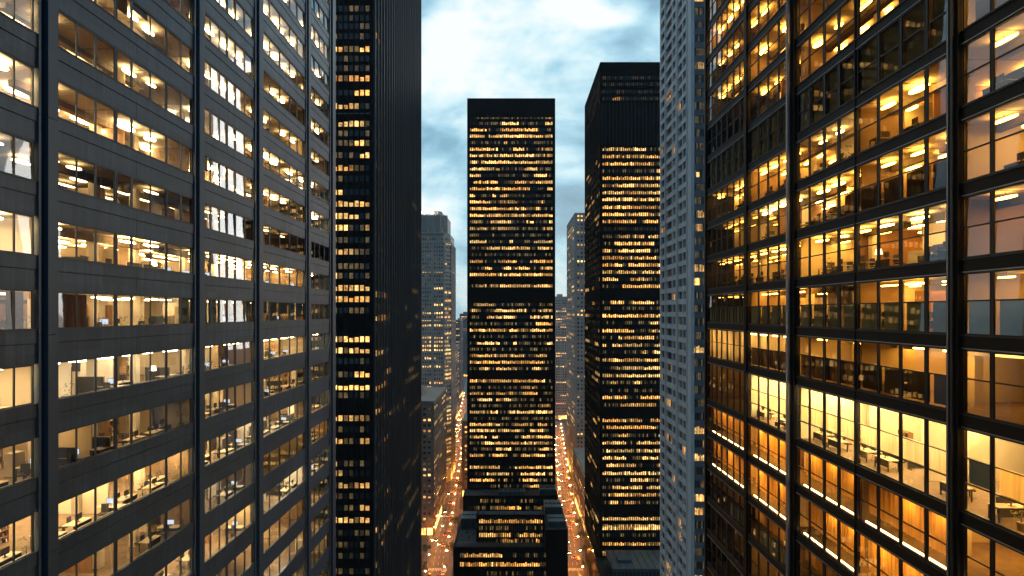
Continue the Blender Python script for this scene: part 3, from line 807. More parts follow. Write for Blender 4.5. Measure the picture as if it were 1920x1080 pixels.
for (yy, d, pa, pb, f) in ((939, 345, 900, 1036, .5), (952, 345, 876, 1040, .65), (965, 345, 900, 1036, .4), (977, 300, 898, 1018, .75), (990, 300, 898, 1018, .5), (1003, 300, 898, 1018, .85), (1014, 300, 930, 1012, .3),
                           (1041, 292, 862, 942, 1.), (1041, 292, 945, 1024, .05), (1058, 292, 862, 1024, 1.), (1075, 292, 900, 1024, .1), (1095, 292, 862, 1024, .6)):
    ribbon(pd, (X(pa, d), d), (X(pb, d), d), Z(yy, d) - .95, Z(yy, d) + .95, int((pb - pa) / 3.9), f, rr, W_pod, gap=.34, dim=.14)
fins_along(wall, (X(850, 292), 292), (X(1022, 292), 292), 1.0, 10, zC - .5, .2, .1, M['blackwall'])
# ribbed strip and skylights on the lower terrace
for i in range(60): roof.box(X(855, 292) + i * .66, X(855, 292) + i * .66 + .22, 293., 299.2, zC + .12, zC + .95, M['fin'] if i % 2 else M['unitdark'])
fins_along(wall, (X(893, 300), 300), (X(1021, 300), 300), 1.0, zC + .2, zB - .3, .22, .12, M['fin'])
roof.build('roof', pd); wall.build('wall', pd)
units = [((X(868, 330), X(897, 330), 318, 329.5, zC, zC + 5.6), 'teal grey cooling unit on the lower podium terrace beside the lit windows', 5),
         ((X(1030, 292), X(1060, 292), 297, 307, CAMZ - 100, CAMZ - 97.), 'low teal grey cooling unit with six fans on the blank black podium block', 6),
         ((X(1026, 292), X(1060, 292), 314, 326, CAMZ - 100, CAMZ - 95.5), 'tall teal grey plant room at the back of the blank black podium block', 4),
         ((X(1012, 345), X(1043, 345), 348, 357, zA, zA + 3.4), 'teal grey plant box on the upper podium step against the slab tower', 3),
         ((X(935, 345), X(985, 345), 350, 356, zA, zA + 1.6), 'long low ventilation housing on the upper podium step', 6)]
def rooftop_unit(bx_, label, nf):
    xa_, xb_, ya_, yb_, z0, z1 = bx_
    u_ = thing('rooftop_unit', label, 'rooftop unit', ((xa_ + xb_) / 2, (ya_ + yb_) / 2, z0))
    b = MB(); b.box(xa_, xb_, ya_, yb_, z0 + .25, z1, M['unit']); b.box(xa_ + .3, xb_ - .3, ya_ + .3, yb_ - .3, z0 + .02, z0 + .25, M['unitdark'])
    n = max(3, int((xb_ - xa_) / 1.2))
    for i in range(n): b.box(xa_ + (i + .12) * (xb_ - xa_) / n, xa_ + (i + .88) * (xb_ - xa_) / n, ya_ - .06, ya_, z0 + .8, z1 - .5, M['unitdark'])
    b.box(xa_ - .1, xb_ + .1, ya_ - .1, yb_ + .1, z1, z1 + .12, M['unit'])
    b.build('housing', u_)
    for i in range(nf):
        cx = xa_ + (i + .5) * (xb_ - xa_) / nf; r = min(.42 * (xb_ - xa_) / nf, 1.6)
        f_ = MB(); f_.cyl(cx, (ya_ + yb_) / 2, z1 + .13, z1 + .55, r, r * .92, M['unitdark'], 12); f_.cyl(cx, (ya_ + yb_) / 2, z1 + .55, z1 + .62, r * .3, r * .3, M['unit'], 8); f_.build('fan', u_)
for q in units: rooftop_unit(*q)
r2 = random.Random(77)
def vent(x_, y_, z_, label):
    v_ = MB(); v_.cyl(x_, y_, z_, z_ + 1.1, .22, .22, M['unit'], 8); v_.cyl(x_, y_, z_ + 1.1, z_ + 1.5, .45, .12, M['unitdark'], 8); v_.box(x_ - .4, x_ + .4, y_ - .4, y_ + .4, z_ - .0, z_ + .2, M['unitdark'])
    o = v_.build('roof_vent', off=(x_, y_, z_)); o.location = (x_, y_, z_); tag(o, label, 'roof vent', 'vents on the podium terraces')
for k in range(5): vent(-26.2 + k * 1.9, 303 + (k * 5) % 12, zC + .12, 'small capped vent pipe on the podium terraces')
for k in range(4): vent(X(905 + 30 * k, 300), 304 + (k % 2) * 1.4, zB + .12, 'small capped vent pipe on the podium terraces')

# ---------------------------------------------------------------- black tower with a plant band, beside the pale tower
rr = random.Random(37)
D2 = 324.; x0, x1 = X(1125, D2), 84.; y1 = 390.
rt = thing('banded_tower', 'black tower with a tall unlit louvred band below its crown and glowing rows beneath', 'building', ((x0 + x1) / 2, (D2 + y1) / 2, 0))
ztop = Z(117, D2)
wall = MB(); wall.box(x0, x1, D2, y1, 0, ztop, M['blackwall']); wall.box(x0 + .3, x1 - .3, D2 + .3, y1 - .3, ztop, ztop + .3, M['roof'])
pitch = 3.75 / F * D2
nf = int((x1 - x0) / pitch)
fins_along(wall, (x0, D2), (x0 + nf * pitch, D2), pitch, 20, ztop - .6, .28, .13, M['blackwall'])
rowsR = [(146, .01), (158, .03), (172, .02), (185, .06)] + [(160 + v / 2.7, f) for v, f in zip((323, 360, 397, 433, 470, 507, 543, 577, 617, 653, 689, 727, 765, 801, 837, 873, 909, 945, 981, 1017),
        (.7, 1., .85, .4, .85, .8, .9, .95, 1., .85, .6, .05, .4, .4, .3, 1., .85, .7, .6, .95))]
rowsR += list(zip((567, 578, 592, 605, 620, 633, 647, 660, 675, 690, 704, 717, 732, 745, 759, 788, 801, 816, 830, 845), (.6, .1, .9, .8, .9, .8, .5, .3, .95, .85, .9, .5, .2, .8, .5, .9, .8, .6, .9, .7)))
rowsR += [(850 + v / 4.7, f) for v, f in zip((40, 105, 175, 235, 300, 365, 433, 575, 640, 660, 720, 798, 868, 888, 975, 1040), (.7, .8, .9, .5, .4, .6, .5, 1., 1., .9, .15, .7, 1., .9, .6, .5))]
side = MB(); cnt = 0
for y, f in rowsR:
    zc = Z(y, D2); ribbon(rt, (x0 + 1.2, D2), (x0 + 1.2 + (nf - 1) * pitch, D2), zc - .82, zc + .82, nf - 1, f, rr, W_far, gap=.36, dim=.03 if f < .1 else .12)
    fs = min(1., f * .75) if rr.random() < .6 else .05
    if cnt < 30 and fs > .4: cnt += 1; ribbon(rt, (x0, y1 - 1.5), (x0, D2 + 1.5), zc - .9, zc + .9, 26, fs * .55, rr, W_far, gap=.3, dim=.05)
    else: ribbon(rt, (x0, y1 - 1.5), (x0, D2 + 1.5), zc - .9, zc + .9, 26, fs * .4, rr, W_far, gap=.3, dim=.05, stuff=side)
stuffpart(side.build('side_window', rt))
fins_along(wall, (x0, y1), (x0, D2), 2.4, 20, ztop - .6, .25, .13, M['blackwall'])
lv = MB(); lv.box(x0 + 1., x1 - 1, D2 - .12, D2, Z(272, D2), Z(193, D2), M['louvre']); lw = MB(); lw.box(x0 + 1., x1 - 1, D2 - .12, D2, Z(561, D2), Z(543, D2), M['louvre']); lw.build('louvre', rt)
fins_along(lv, (x0 + 1, D2 - .1), (x1 - 1, D2 - .1), 1.8, Z(272, D2), Z(193, D2), .2, .12, M['fin'])
lv.build('louvre', rt); wall.build('wall', rt)

# low building with plant roof at its foot, and a tree on its terrace
lb = thing('low_building', 'low building with a teal grey metal roof at the foot of the banded black tower', 'building', (X(1190, 306), 306, 0))
wall = MB(); xa, xb = X(1126, 300), X(1262, 300)
wall.box(xa, xb, 294, 323.8, 0, CAMZ - 124, M['blackwall']); wall.box(xa + 5.2, xb - 1, 297, 320, CAMZ - 124, CAMZ - 119.2, M['unit'])
for i in range(14): wall.box(xa + 5.4 + i * 1.85, xa + 5.4 + i * 1.85 + 1.4, 296.9, 297, CAMZ - 123.4, CAMZ - 120.2, M['unitdark'])
wall.build('wall', lb)
rf = MB(); rf.box(xa + 4.9, xb - .7, 296.7, 320.3, CAMZ - 119.2, CAMZ - 118.9, M['unit'])
for i in range(8): rf.box(xa + 5.6 + i * 3.3, xa + 5.75 + i * 3.3, 297, 320, CAMZ - 118.9, CAMZ - 118.7, M['unitdark'])
rf.box(xa + 9, xa + 15, 304, 310, CAMZ - 118.9, CAMZ - 117.6, M['unit'])
rf.build('roof', lb)

# ---------------------------------------------------------------- dark finned tower on the other side
rr = random.Random(41)
D3 = 194.; xc = X(699, D3); yb = 293.; xl = X(470, D3)
ft = thing('finned_tower', 'very tall dark tower with close vertical steel fins on one face and scattered lit windows', 'building', ((xc + xl) / 2, (D3 + yb) / 2, 0))
ztop = CAMZ + 150
wall = MB(); wall.box(xl, xc, D3, yb, 0, ztop, M['blackwall'])
wall.box(xl + .3, xc - .3, D3 + .3, yb - .3, ztop, ztop + .4, M['roof'])
wall.box(X(695, D3), xc + .25, D3 - .3, D3, 0, ztop, M['blackwall'])
pw = 10.1 / F * D3
nW = int((X(694, D3) - xl) / pw); xs = X(694, D3) - nW * pw
fins_along(wall, (xs, D3), (X(694, D3), D3), pw, 0, ztop, .22, .3, M['blackwall'])
fills = [(16, .4), (34, .03), (49, .03), (68, .5), (92, .65), (110, .0), (128, .15), (147, .55), (174, .25), (199, .3), (232, .15), (250, .05), (268, .3), (291, .6), (315, .45), (335, .1), (360, .45), (382, .85), (405, .8), (427, .25), (450, .45),
         (472, .8), (499, .15), (517, 1.), (540, 1.), (561, .95), (582, .08), (636, .3), (657, .8), (677, .6), (702, .6), (726, .25), (741, .05), (784, .9), (805, .1), (827, .85), (869, 1.), (887, .2), (910, .8), (930, .1), (952, .5), (975, .6), (999, .35), (1021, .6), (1042, .6), (1071, .7)]
fills += [(-6 - 22 * i, rr.random() * .6) for i in range(14)] + [(1093 + 22 * i, rr.random() * .7) for i in range(14)]
for y, f in fills:
    zc = Z(y, D3)
    if zc < 4 or zc > ztop - 4: continue
    ribbon(ft, (xs, D3), (X(694, D3), D3), zc - .85, zc + .85, nW, f * .85, rr, W_near, gap=.3, dim=.09)
wall.box(xs, X(694, D3), D3 - .2, D3, Z(214, D3), Z(212, D3), M['fin'])
sb = MB(); k = 0; z = 6.
while z < ztop - 6:
    yy = HY - (z - CAMZ) * F / D3
    f = .01 if yy < 250 else (.05 if yy < 540 else .13)
    if rr.random() < .25: f *= 2.6
    ribbon(ft, (xc, D3 + 1.5), (xc, yb - 1.5), z - .9, z + .9, 42, min(f, .7), rr, W_far, gap=.3, dim=.05, stuff=sb); z += 3.65
stuffpart(sb.build('side_window', ft))
fins = MB(); fins_along(fins, (xc, D3 + .6), (xc, yb - .6), 4.4, 0, ztop - .4, .8, .34, M['fin']); fins.build('fin_screen', ft)
wall.build('wall', ft)

# ---------------------------------------------------------------- pale concrete tower
rr = random.Random(43)
D4 = 180.; xc = X(1297, D4); yb = 60600 / 277.; xr = xc + 26
pt = thing('pale_tower', 'pale grey concrete tower with punched dark windows and a narrow glazed end', 'building', ((xc + xr) / 2, (D4 + yb) / 2, 0))
ztop = CAMZ + 112
wall = MB()
cols = [(217.2, 211.4), (210.0, 202.6), (201.6, 197.0), (194.8, 190.4), (189.7, 185.3)]
ys = [D4, 185.6]
depth = .6
H = 3.8; zr = [CAMZ - 148 + H * k for k in range(66)]
# west face as a grid: piers and spandrels proud of a recessed glass line
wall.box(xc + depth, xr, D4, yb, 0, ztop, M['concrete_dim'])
solid = [(D4, 185.9), (189.6, 190.3), (190.3, 190.3)]
pier_y = [(D4, 185.3), (189.7, 190.4), (194.8, 197.0), (201.6, 202.6), (210.0, 211.4), (217.2, yb)]
for a, b in pier_y: wall.box(xc, xc + depth, a, b, 0, ztop, M['concrete'])
for a, b in ((180.0, 180.7), (184.5, 185.2), (195.0, 195.6), (196.2, 196.9), (210.3, 211.0)): wall.box(xc - .28, xc, a, b, 0, ztop, M['concrete'])
wins = []
for k, z in enumerate(zr):
    if z + 2.1 > ztop - 1.5 or z < 2: continue
    for ci, (b, a) in enumerate(cols):
        wall.box(xc, xc + depth, a, b, z + 2.3, z + H, M['concrete'])
        wins.append((z, a, b))
def pale_win(mb, z, a, b):
    n = 3 if b - a > 5.5 else 2; L = (b - a) / n
    lit = rr.random() < (.05 if z > CAMZ + 5 else .11)
    for i in range(n):
        v = rr.uniform(.3, 1.1) if lit and rr.random() < .7 else rr.choice((0., .01, .03))
        pane(mb, (xc + depth - .03, a + L * (i + 1) - .06), (xc + depth - .03, a + L * i + .06), z, z + 2.3 * (1 if rr.random() < .7 else .8), W_near, max(v, 1e-4), rr.random() * .4 if v > .1 else 1.)
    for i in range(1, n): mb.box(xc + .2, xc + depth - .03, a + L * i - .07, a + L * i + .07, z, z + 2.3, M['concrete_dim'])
    mb.box(xc - .05, xc + .3, a, b, z - .1, z - .002, M['concrete'])
seen = [w_ for w_ in wins if in_view(xc, w_[1], w_[2], w_[0], w_[0] + 1.9, 0)]
seen.sort(key=lambda w_: w_[1]); first = set(seen[:100]); rest = MB()
for w_ in wins:
    if w_ in first: b = MB(); pale_win(b, *w_); b.build('window', pt)
    else: pale_win(rest, *w_)
stuffpart(rest.build('window', pt))
for k, z in enumerate(zr):                              # glazed end
    if z + 2.2 > ztop - 1 or z < 2: continue
    f = rr.choice((.0, .0, .1, .3, .6))
    mb = MB(); n = 7; w_ = (X(1321, D4) - xc - .5) / n
    ribbon(pt, (xc + .4, D4), (xc + .4 + 5 * n * w_, D4), z - .1, z + 1.9, n * 5, f, rr, W_far, gap=.3, off=.05, dim=.06)
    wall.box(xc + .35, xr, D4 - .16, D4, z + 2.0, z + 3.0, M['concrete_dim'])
for i in range(5): wall.box(xc + .35 + i * 4.1, xc + .62 + i * 4.1, D4 - .3, D4, 0, ztop, M['concrete'])
wall.box(xc - .3, xr, D4 - .3, yb, ztop, ztop + 1., M['concrete'])
wall.build('wall', pt)

# ================================================================ streets
def lx(d): return -26 - .0475 * d      # centre lines of the two avenues
def rx(d): return 17 + .05 * d
HALF = 5.6
def strip(name, fx, o0, o1, d0, d1, z, mat, hgt=0, n=14):
    mb = MB()
    for i in range(n):
        a, b = d0 + (d1 - d0) * i / n, d0 + (d1 - d0) * (i + 1) / n
        p = [(fx(a) + o0, a), (fx(a) + o1, a), (fx(b) + o1, b), (fx(b) + o0, b)]
        if hgt: mb.prism(p, z - hgt, z, mat)
        else: mb.face([(x_, y_, z) for x_, y_ in p], mat)
    return tag(mb.build(name), None, None, kind='structure')
g = MB(); g.box(-4000, 4000, -800, 5000, -2, 0, surf('city_ground', (.055, .055, .058), .9, var=.3, scale=.05))
tag(g.build('ground'), None, None, kind='structure')
asph = surf('asphalt', (.06, .056, .052), .5, var=.3, scale=.35); pave = surf('pavement_slab', (.14, .13, .12), .8, var=.2, scale=.8); paint = surf('road_paint', (.75, .72, .62), .6)
for fx, nm_ in ((lx, 'avenue'), (rx, 'avenue')):
    dend = 1700 if fx is lx else 885
    strip('road', fx, -HALF, HALF, 100, dend, .012, asph)
    for s_ in (-1, 1): strip('pavement', fx, s_ * HALF, s_ * (HALF + 3.4), 100, dend, .15, pave, .14)
    mk = MB()
    for o_ in (-2.7, 0, 2.7):
        d = 300.
        while d < (1500 if fx is lx else 880):
            mk.face([(fx(d) + o_ - .09, d, .02), (fx(d) + o_ + .09, d, .02), (fx(d + 4) + o_ + .09, d + 4, .02), (fx(d + 4) + o_ - .09, d + 4, .02)], paint); d += 10
    for d in (372, 470, 600, 760, 870):                     # crosswalks
        for i in range(12):
            q = -5.2 + i * .95
            mk.face([(fx(d) + q, d, .02), (fx(d) + q + .5, d, .02), (fx(d) + q + .5, d + 3.6, .02), (fx(d) + q, d + 3.6, .02)], paint)
    tag(mk.build('road_marking'), None, None, kind='structure')
cross = MB()
for d in (378, 476, 606): cross.face([(-220, d, .008), (220, d, .008), (220, d + 12, .008), (-220, d + 12, .008)], asph)
tag(cross.build('side_road'), None, None, kind='structure')

# street lamps
M['head'] = lamp('street_lamp_glow', (1., .30, .035), 700)
M['steel'] = surf('lamp_post_steel', (.06, .06, .06), .4, metal=.6)
def make_lamp():
    t = thing('street_lamp', 'tall street lamp with a glowing orange globe', 'street lamp', (0, 0, 0), 'street lamps along the avenues')
    p = MB(); p.cyl(0, 0, 0, .5, .16, .13, M['steel']); p.cyl(0, 0, .5, 8.2, .09, .06, M['steel']); p.box(-.05, 1.5, -.05, .05, 8.1, 8.2, M['steel']); p.build('post', t)
    h = MB(); h.ball((1.5, 0, 7.85), .42, M['head'], 8, 6); h.build('lamp_head', t)
    c = MB(); c.cyl(1.5, 0, 8.0, 8.3, .45, .15, M['steel'], 8); c.build('lamp_cap', t)
    return t
lp0 = make_lamp(); first = True
spots = []
for fx in (lx, rx):
    d = 352.
    while d < (1150 if fx is lx else 880):
        for s_ in (-1, 1): spots.append((fx(d) + s_ * (HALF + .8), d + (6 if s_ > 0 else 0), math.pi if s_ > 0 else 0, s_, fx is lx))
        d += 24 if d < 800 else 40
for x_, y_, rz, s_, isl in spots:
    o = lp0 if first else dup(lp0, (x_, y_, .15), rz); first = False
    o.location = (x_, y_, .15); o.rotation_euler = (0, 0, rz)
    o['label'] = 'street lamp with a glowing orange globe along the ' + ('finned tower avenue' if isl else 'banded tower avenue')
    o['group'] = 'street lamps along the ' + ('finned tower avenue' if isl else 'banded tower avenue')

# vehicles
M['tyre'] = surf('tyre_rubber', (.02, .02, .02), .8); M['carglass'] = M['darkglass']
M['headl'] = lamp('headlight_glow', (1., .74, .4), 80); M['taill'] = lamp('tail_light_glow', (1., .08, .02), 45, False)
def make_car(color, kind):
    cm = surf('car_paint_' + color[0], color[1], .25, var=.05, spec=.6)
    t = thing('parked_car' if kind == 'p' else 'car', '', 'car', (0, 0, 0))
    b = MB(); b.prism([(-.86, -2.1), (.86, -2.1), (.9, -1.2), (.9, 1.5), (.82, 2.15), (-.82, 2.15), (-.9, 1.5), (-.9, -1.2)], .28, .82, cm)
    q0 = [(-.78, -1.75), (.78, -1.75), (.78, .9), (-.78, .9)]; q1 = [(-.62, -1.3), (.62, -1.3), (.62, .25), (-.62, .25)]
    b.face([(*p, 1.42) for p in q1], cm); b.build('body', t)
    w_ = MB()
    for a in range(4):
        c = (a + 1) % 4; w_.face([(*q0[a], .82), (*q0[c], .82), (*q1[c], 1.42), (*q1[a], 1.42)], M['carglass'])
    w_.build('windscreen', t)
    for sx in (-1, 1):
        for sy in (-1.3, 1.35):
            wh = MB(); i = 10; r = .32
            ring = [(r * math.cos(2 * math.pi * a / i), r * math.sin(2 * math.pi * a / i)) for a in range(i)]
            wh.face([(sx * .92, sy + p, .32 + q) for p, q in ring], M['tyre']); wh.face([(sx * .72, sy + p, .32 + q) for p, q in ring[::-1]], M['tyre'])
            for a in range(i):
                c = (a + 1) % i; wh.face([(sx * .92, sy + ring[a][0], .32 + ring[a][1]), (sx * .72, sy + ring[a][0], .32 + ring[a][1]), (sx * .72, sy + ring[c][0], .32 + ring[c][1]), (sx * .92, sy + ring[c][0], .32 + ring[c][1])], M['tyre'])
            wh.build('wheel', t)
        h = MB(); h.ball((sx * .62, 2.13, .66), .13, M['headl'], 6, 4); h.build('headlight', t)
        h = MB(); h.box(sx * .62 - .16, sx * .62 + .16, -2.16, -2.09, .6, .74, M['taill']); h.build('tail_light', t)
    return t
cars = [make_car(c, 'c') for c in (('black', (.015, .015, .017)), ('silver', (.4, .41, .42)), ('yellow', (.55, .32, .03)), ('white', (.7, .7, .68)), ('red', (.3, .02, .015)))]
cname = ['black', 'silver', 'yellow', 'white', 'red']; used = [False] * 5
rr = random.Random(5)
for fx, where in ((lx, 'finned tower avenue'), (rx, 'banded tower avenue')):
    for lane, dr_ in ((-3.9, -1), (-1.4, -1), (1.4, 1), (3.9, 1)):
        d = 356. + rr.uniform(0, 12)
        while d < (900 if fx is lx else 860):
            k = rr.choice((0, 0, 1, 1, 2, 2, 3, 4)); slope = -.0475 if fx is lx else .05
            rz = (-math.atan(slope)) + (math.pi if dr_ < 0 else 0)
            if used[k]: o = dup(cars[k], (0, 0, 0))
            else: o = cars[k]; used[k] = True
            o.location = (fx(d) + lane + rr.uniform(-.2, .2), d, .013); o.rotation_euler = (0, 0, rz)
            way = 'coming towards the view with headlights on' if dr_ < 0 else 'driving away with red tail lights'
            o['label'] = f'{cname[k]} car {way} on the {where}'
            o['group'] = f'{cname[k]} cars {"coming" if dr_ < 0 else "leaving"} on the {where}'
            d += rr.uniform(18, 60) if d < 620 else rr.uniform(30, 80)

# ================================================================ buildings along the avenues
M['stone'] = surf('brown_grey_stone', (.46, .43, .40), .8, var=.2, scale=.12, stretch=(1, 1, .3))
M['stone2'] = surf('warm_brown_stone', (.24, .20, .17), .8, var=.2, scale=.12)
M['bluegrey'] = surf('blue_grey_facade', (.13, .16, .19), .6, var=.2, scale=.1)
rr = random.Random(55)
def city_block(name, label, x0, x1, y0, y1, zt, wm, pitch, fh, fill, faces='fwe', crown=None, shop=True, win=(.55, 1.5), mat=None, z0=0, litband=None):
    """building with regular windows: front faces -Y, w faces -X, e faces +X"""
    t = thing(name, label, 'building', ((x0 + x1) / 2, (y0 + y1) / 2, z0))
    b = MB(); b.box(x0, x1, y0, y1, z0, zt, wm)
    b.box(x0 - .4, x1 + .4, y0 - .4, y1 + .4, zt - 1.2, zt - .3, wm); b.box(x0 - .25, x1 + .25, y0 - .25, y1 + .25, z0 + 8.2, z0 + 8.8, wm)
    b.box(x0 + (x1 - x0) * .3, x0 + (x1 - x0) * .7, y0 + (y1 - y0) * .3, y0 + (y1 - y0) * .7, zt, zt + 4, wm)
    L = {'f': ((x0, y0), (x1, y0)), 'e': ((x1, y0), (x1, y1)), 'w': ((x0, y1), (x0, y0))}
    mb = {f: MB() for f in faces}
    z = z0 + 10.5
    nrow = 0
    while z < zt - 3:
        for f in faces:
            a, c = L[f]; ln = math.hypot(c[0] - a[0], c[1] - a[1]); n = max(2, int((ln - 1.5) / pitch)); ux, uy = (c[0] - a[0]) / ln, (c[1] - a[1]) / ln
            m_ = (ln - n * pitch) / 2
            fl_ = fill * rr.choice((.3, .7, 1, 1.4, 2.2))
            if f == 'e' and litband: fl_ = litband
            ribbon(t, (a[0] + ux * m_, a[1] + uy * m_), (c[0] - ux * m_, c[1] - uy * m_), z, z + win[1], n, min(.9, fl_), rr, mat or W_far, gap=1 - win[0], off=.06, stuff=mb[f], dim=.06)
            if nrow == 0: fins_along(b, (a[0] + ux * m_, a[1] + uy * m_), (c[0] - ux * m_, c[1] - uy * m_), pitch * 2, z0 + 9, zt - 1.3, .3, pitch * .28, wm)
        z += fh; nrow += 1
    for f in faces: stuffpart(mb[f].build('window', t))
    if shop:
        s_ = MB()
        for f in faces:
            a, c = L[f]; ln = math.hypot(c[0] - a[0], c[1] - a[1]); ribbon(t, a, c, z0 + .6, z0 + 5.2, max(2, int(ln / 4.5)), .85, rr, W_street, gap=.2, off=.08, stuff=s_)
        stuffpart(s_.build('shop_window', t))
    b.build('wall', t)
    return t

# stone tower with stepped crown by the avenue beside the finned tower
def stone_tower():
    t = thing('stone_tower', 'tall stone tower with a ribbed stepped crown and bright roof lanterns', 'building', (X(805, 560), 585, 0))
    xe = X(833, 560); xw = xe - 56; ye = 560; yk = 612
    wl_ = MB(); zs = Z(437, 560)
    ch = 5.
    wl_.prism([(xw, ye), (xe - 0, ye), (xe + ch, ye + ch * 2), (xe + ch, yk), (xw, yk)], 0, zs - 8, M['stone'])
    wl_.prism([(xw, ye + 1), (xe - 1, ye + 1), (xe + ch - 1, ye + ch * 2), (xe + ch - 1, yk), (xw, yk)], zs - 8, zs + .5, M['stone'])
    wl_.prism([(xw + 3, ye + 3), (xe - 4, ye + 3), (xe + 1, ye + 12), (xe + 1, yk - 4), (xw + 3, yk - 4)], zs + .5, Z(402, 560), M['stone'])
    fins_along(wl_, (xw + 3, ye + 3), (xe - 4, ye + 3), 1.7, zs + .5, Z(402, 560) + .8, .7, .6, M['stone'])
    fins_along(wl_, (xe - 4, ye + 3), (xe + 1, ye + 12), 1.7, zs + .5, Z(402, 560) + .8, .7, .6, M['stone'])
    wl_.box(xw - .4, xe + .3, ye - .5, ye + 3, zs - .4, zs + .6, M['stone'])
    for zz_ in (zs - 9, zs - 34, zs - 78, 60., 24.):                      # string courses round the shaft
        wl_.prism([(xw - .7, ye - .7), (xe + .3, ye - .7), (xe + ch + .7, ye + ch * 2 - .4), (xe + ch + .7, yk), (xw - .7, yk)], zz_, zz_ + 1.1, M['stone'])
    for i in range(9): wl_.prism([(xe - 3 - i * 6 + a, ye + .3 + b) for a, b in ((0, 0), (1.4, 0), (1.4, 1.4), (0, 1.4))], zs + .5, zs + 4.6, M['stone'])
    wl_.prism([(xe - 27, ye + 8), (xe - 8, ye + 8), (xe - 4, ye + 13), (xe - 4, ye + 30), (xe - 27, ye + 30)], Z(402, 560), Z(399, 560), M['stone'])
    wl_.prism([(xe - 10.5, ye + 8.5), (xe - 6, ye + 8.5), (xe - 3.5, ye + 12), (xe - 3.5, ye + 26), (xe - 10.5, ye + 26)], Z(402, 560), Z(393, 560), M['stone'])
    fins_along(wl_, (xw, ye), (xe, ye), 5.0, 12, zs - 9, .5, 1.1, M['stone']); fins_along(wl_, (xe + ch, ye + ch * 2), (xe + ch, yk), 4., 12, zs - 9, .5, 1.0, M['stone'])
    fr = MB(); sd = MB(); z = 12.
    while z < zs - 5:
        lowf = .42 if z < CAMZ else .18
        ribbon(t, (xw + 1.5, ye), (xe - 1, ye), z, z + 1.7, 26, lowf * rr.choice((.2, .6, 1, 2)), rr, W_far, gap=.5, off=.08, stuff=fr, dim=.05)
        ribbon(t, (xe, ye), (xe + ch, ye + ch * 2), z, z + 1.8, 5, .75 if z < CAMZ + 10 else .12, rr, W_far, gap=.45, off=.08, stuff=sd, dim=.05)
        ribbon(t, (xe + ch, ye + ch * 2 + 1), (xe + ch, yk - 1), z, z + 1.7, 16, lowf * .8, rr, W_far, gap=.5, off=.08, stuff=sd, dim=.05)
        z += 3.6
    ribbon(t, (xw, ye), (xe, ye), .6, 6, 10, .9, rr, W_street, gap=.2, off=.1, stuff=fr); ribbon(t, (xe + ch, ye + ch * 2), (xe + ch, yk), .6, 6, 9, .9, rr, W_street, gap=.2, off=.1, stuff=sd)
    stuffpart(fr.build('window', t)); stuffpart(sd.build('side_window', t)); wl_.build('wall', t)
    lm = lamp('roof_lantern_glow', (1., .93, .8), 14, False)
    for px_ in (794, 809):
        q = MB(); q.ball((X(px_, 563), 564.5, Z(397.5, 563)), 1.7, lm, 10, 6, .8); q.cyl(X(px_, 563), 564.5, Z(402, 560) - .2, Z(397.5, 563) - 1.2, .5, .5, M['stone'], 8); q.build('roof_lantern', t)
stone_tower()
EAV = 'finned tower avenue'
city_block('brown_block', 'lower dark stone block with vertical piers in front of the ribbed stone tower', -100, X(813, 430), 430, 512, Z(752, 430), M['stone2'], 3.2, 3.7, .22)
city_block('setback_block', 'pale setback storey block on the roof of the lower dark stone block', -96, X(803, 440), 440, 480, Z(690, 440), M['stone'], 3.4, 3.6, .05, faces='fe', shop=False, z0=Z(752, 430) + .1) if False else None
city_block('brown_tower', 'brown stone tower behind the ribbed stone tower', -130, lx(690) - 9.5, 660, 742, Z(640, 660), M['stone2'], 3.0, 3.7, .3)
city_block('ladder_tower', 'slim office block with a bright ladder of lit windows far down the avenue', -118, lx(900) - 9.5, 860, 950, Z(652, 860), M['bluegrey'], 3.2, 3.8, .75)
city_block('blue_tower', 'blue grey tower with a small roof box far beyond the ribbed stone tower', -150, lx(1150) - 10, 1120, 1180, Z(600, 1120), M['bluegrey'], 3.4, 3.8, .18)
city_block('far_tower', 'pale blue tower rising just above the horizon far down the avenue', X(862, 1500), X(880, 1500), 1500, 1560, Z(588, 1500), M['bluegrey'], 3.6, 3.9, .15)
city_block('distant_block', 'low blue block closing the far end of the finned tower avenue', X(845, 1700), X(885, 1700), 1710, 1780, Z(618, 1700), M['bluegrey'], 3.6, 3.9, .3)
# the other avenue
city_block('chamfered_tower', 'grey stone tower with a stepped top just behind the banded black tower', rx(560) + 10, 112, 560, 640, Z(399, 560), M['stone'], 3.0, 3.6, .18, win=(.5, 1.6))
city_block('crown_block', 'plain upper block crowning the grey stone tower behind the banded black tower', rx(560) + 16, 108, 564, 636, Z(398, 560), M['stone'], 3.0, 3.6, .0, shop=False, z0=Z(412, 560) + .02) if False else None
city_block('stepped_tower', 'slate stone tower with a little roof turret closing the avenue beyond the grey stone tower', X(1040, 900), X(1064, 900), 900, 960, Z(556, 900), M['stone'], 3.0, 3.7, .25)
city_block('corner_block', 'dark stone corner block behind the banded black tower', rx(405) + 12.5, 110, 420, 520, Z(900, 420), M['stone2'], 3.2, 3.8, .4)
city_block('wedge_block', 'dark brown block standing between the two avenues behind the slab tower', lx(520) + 10, rx(520) - 10, 520, 640, 62, M['stone2'], 3.2, 3.8, .35)
city_block('rear_wedge_block', 'grey block between the two avenues further behind the slab tower', lx(700) + 10, rx(700) - 10, 700, 850, 74, M['bluegrey'], 3.2, 3.8, .3)
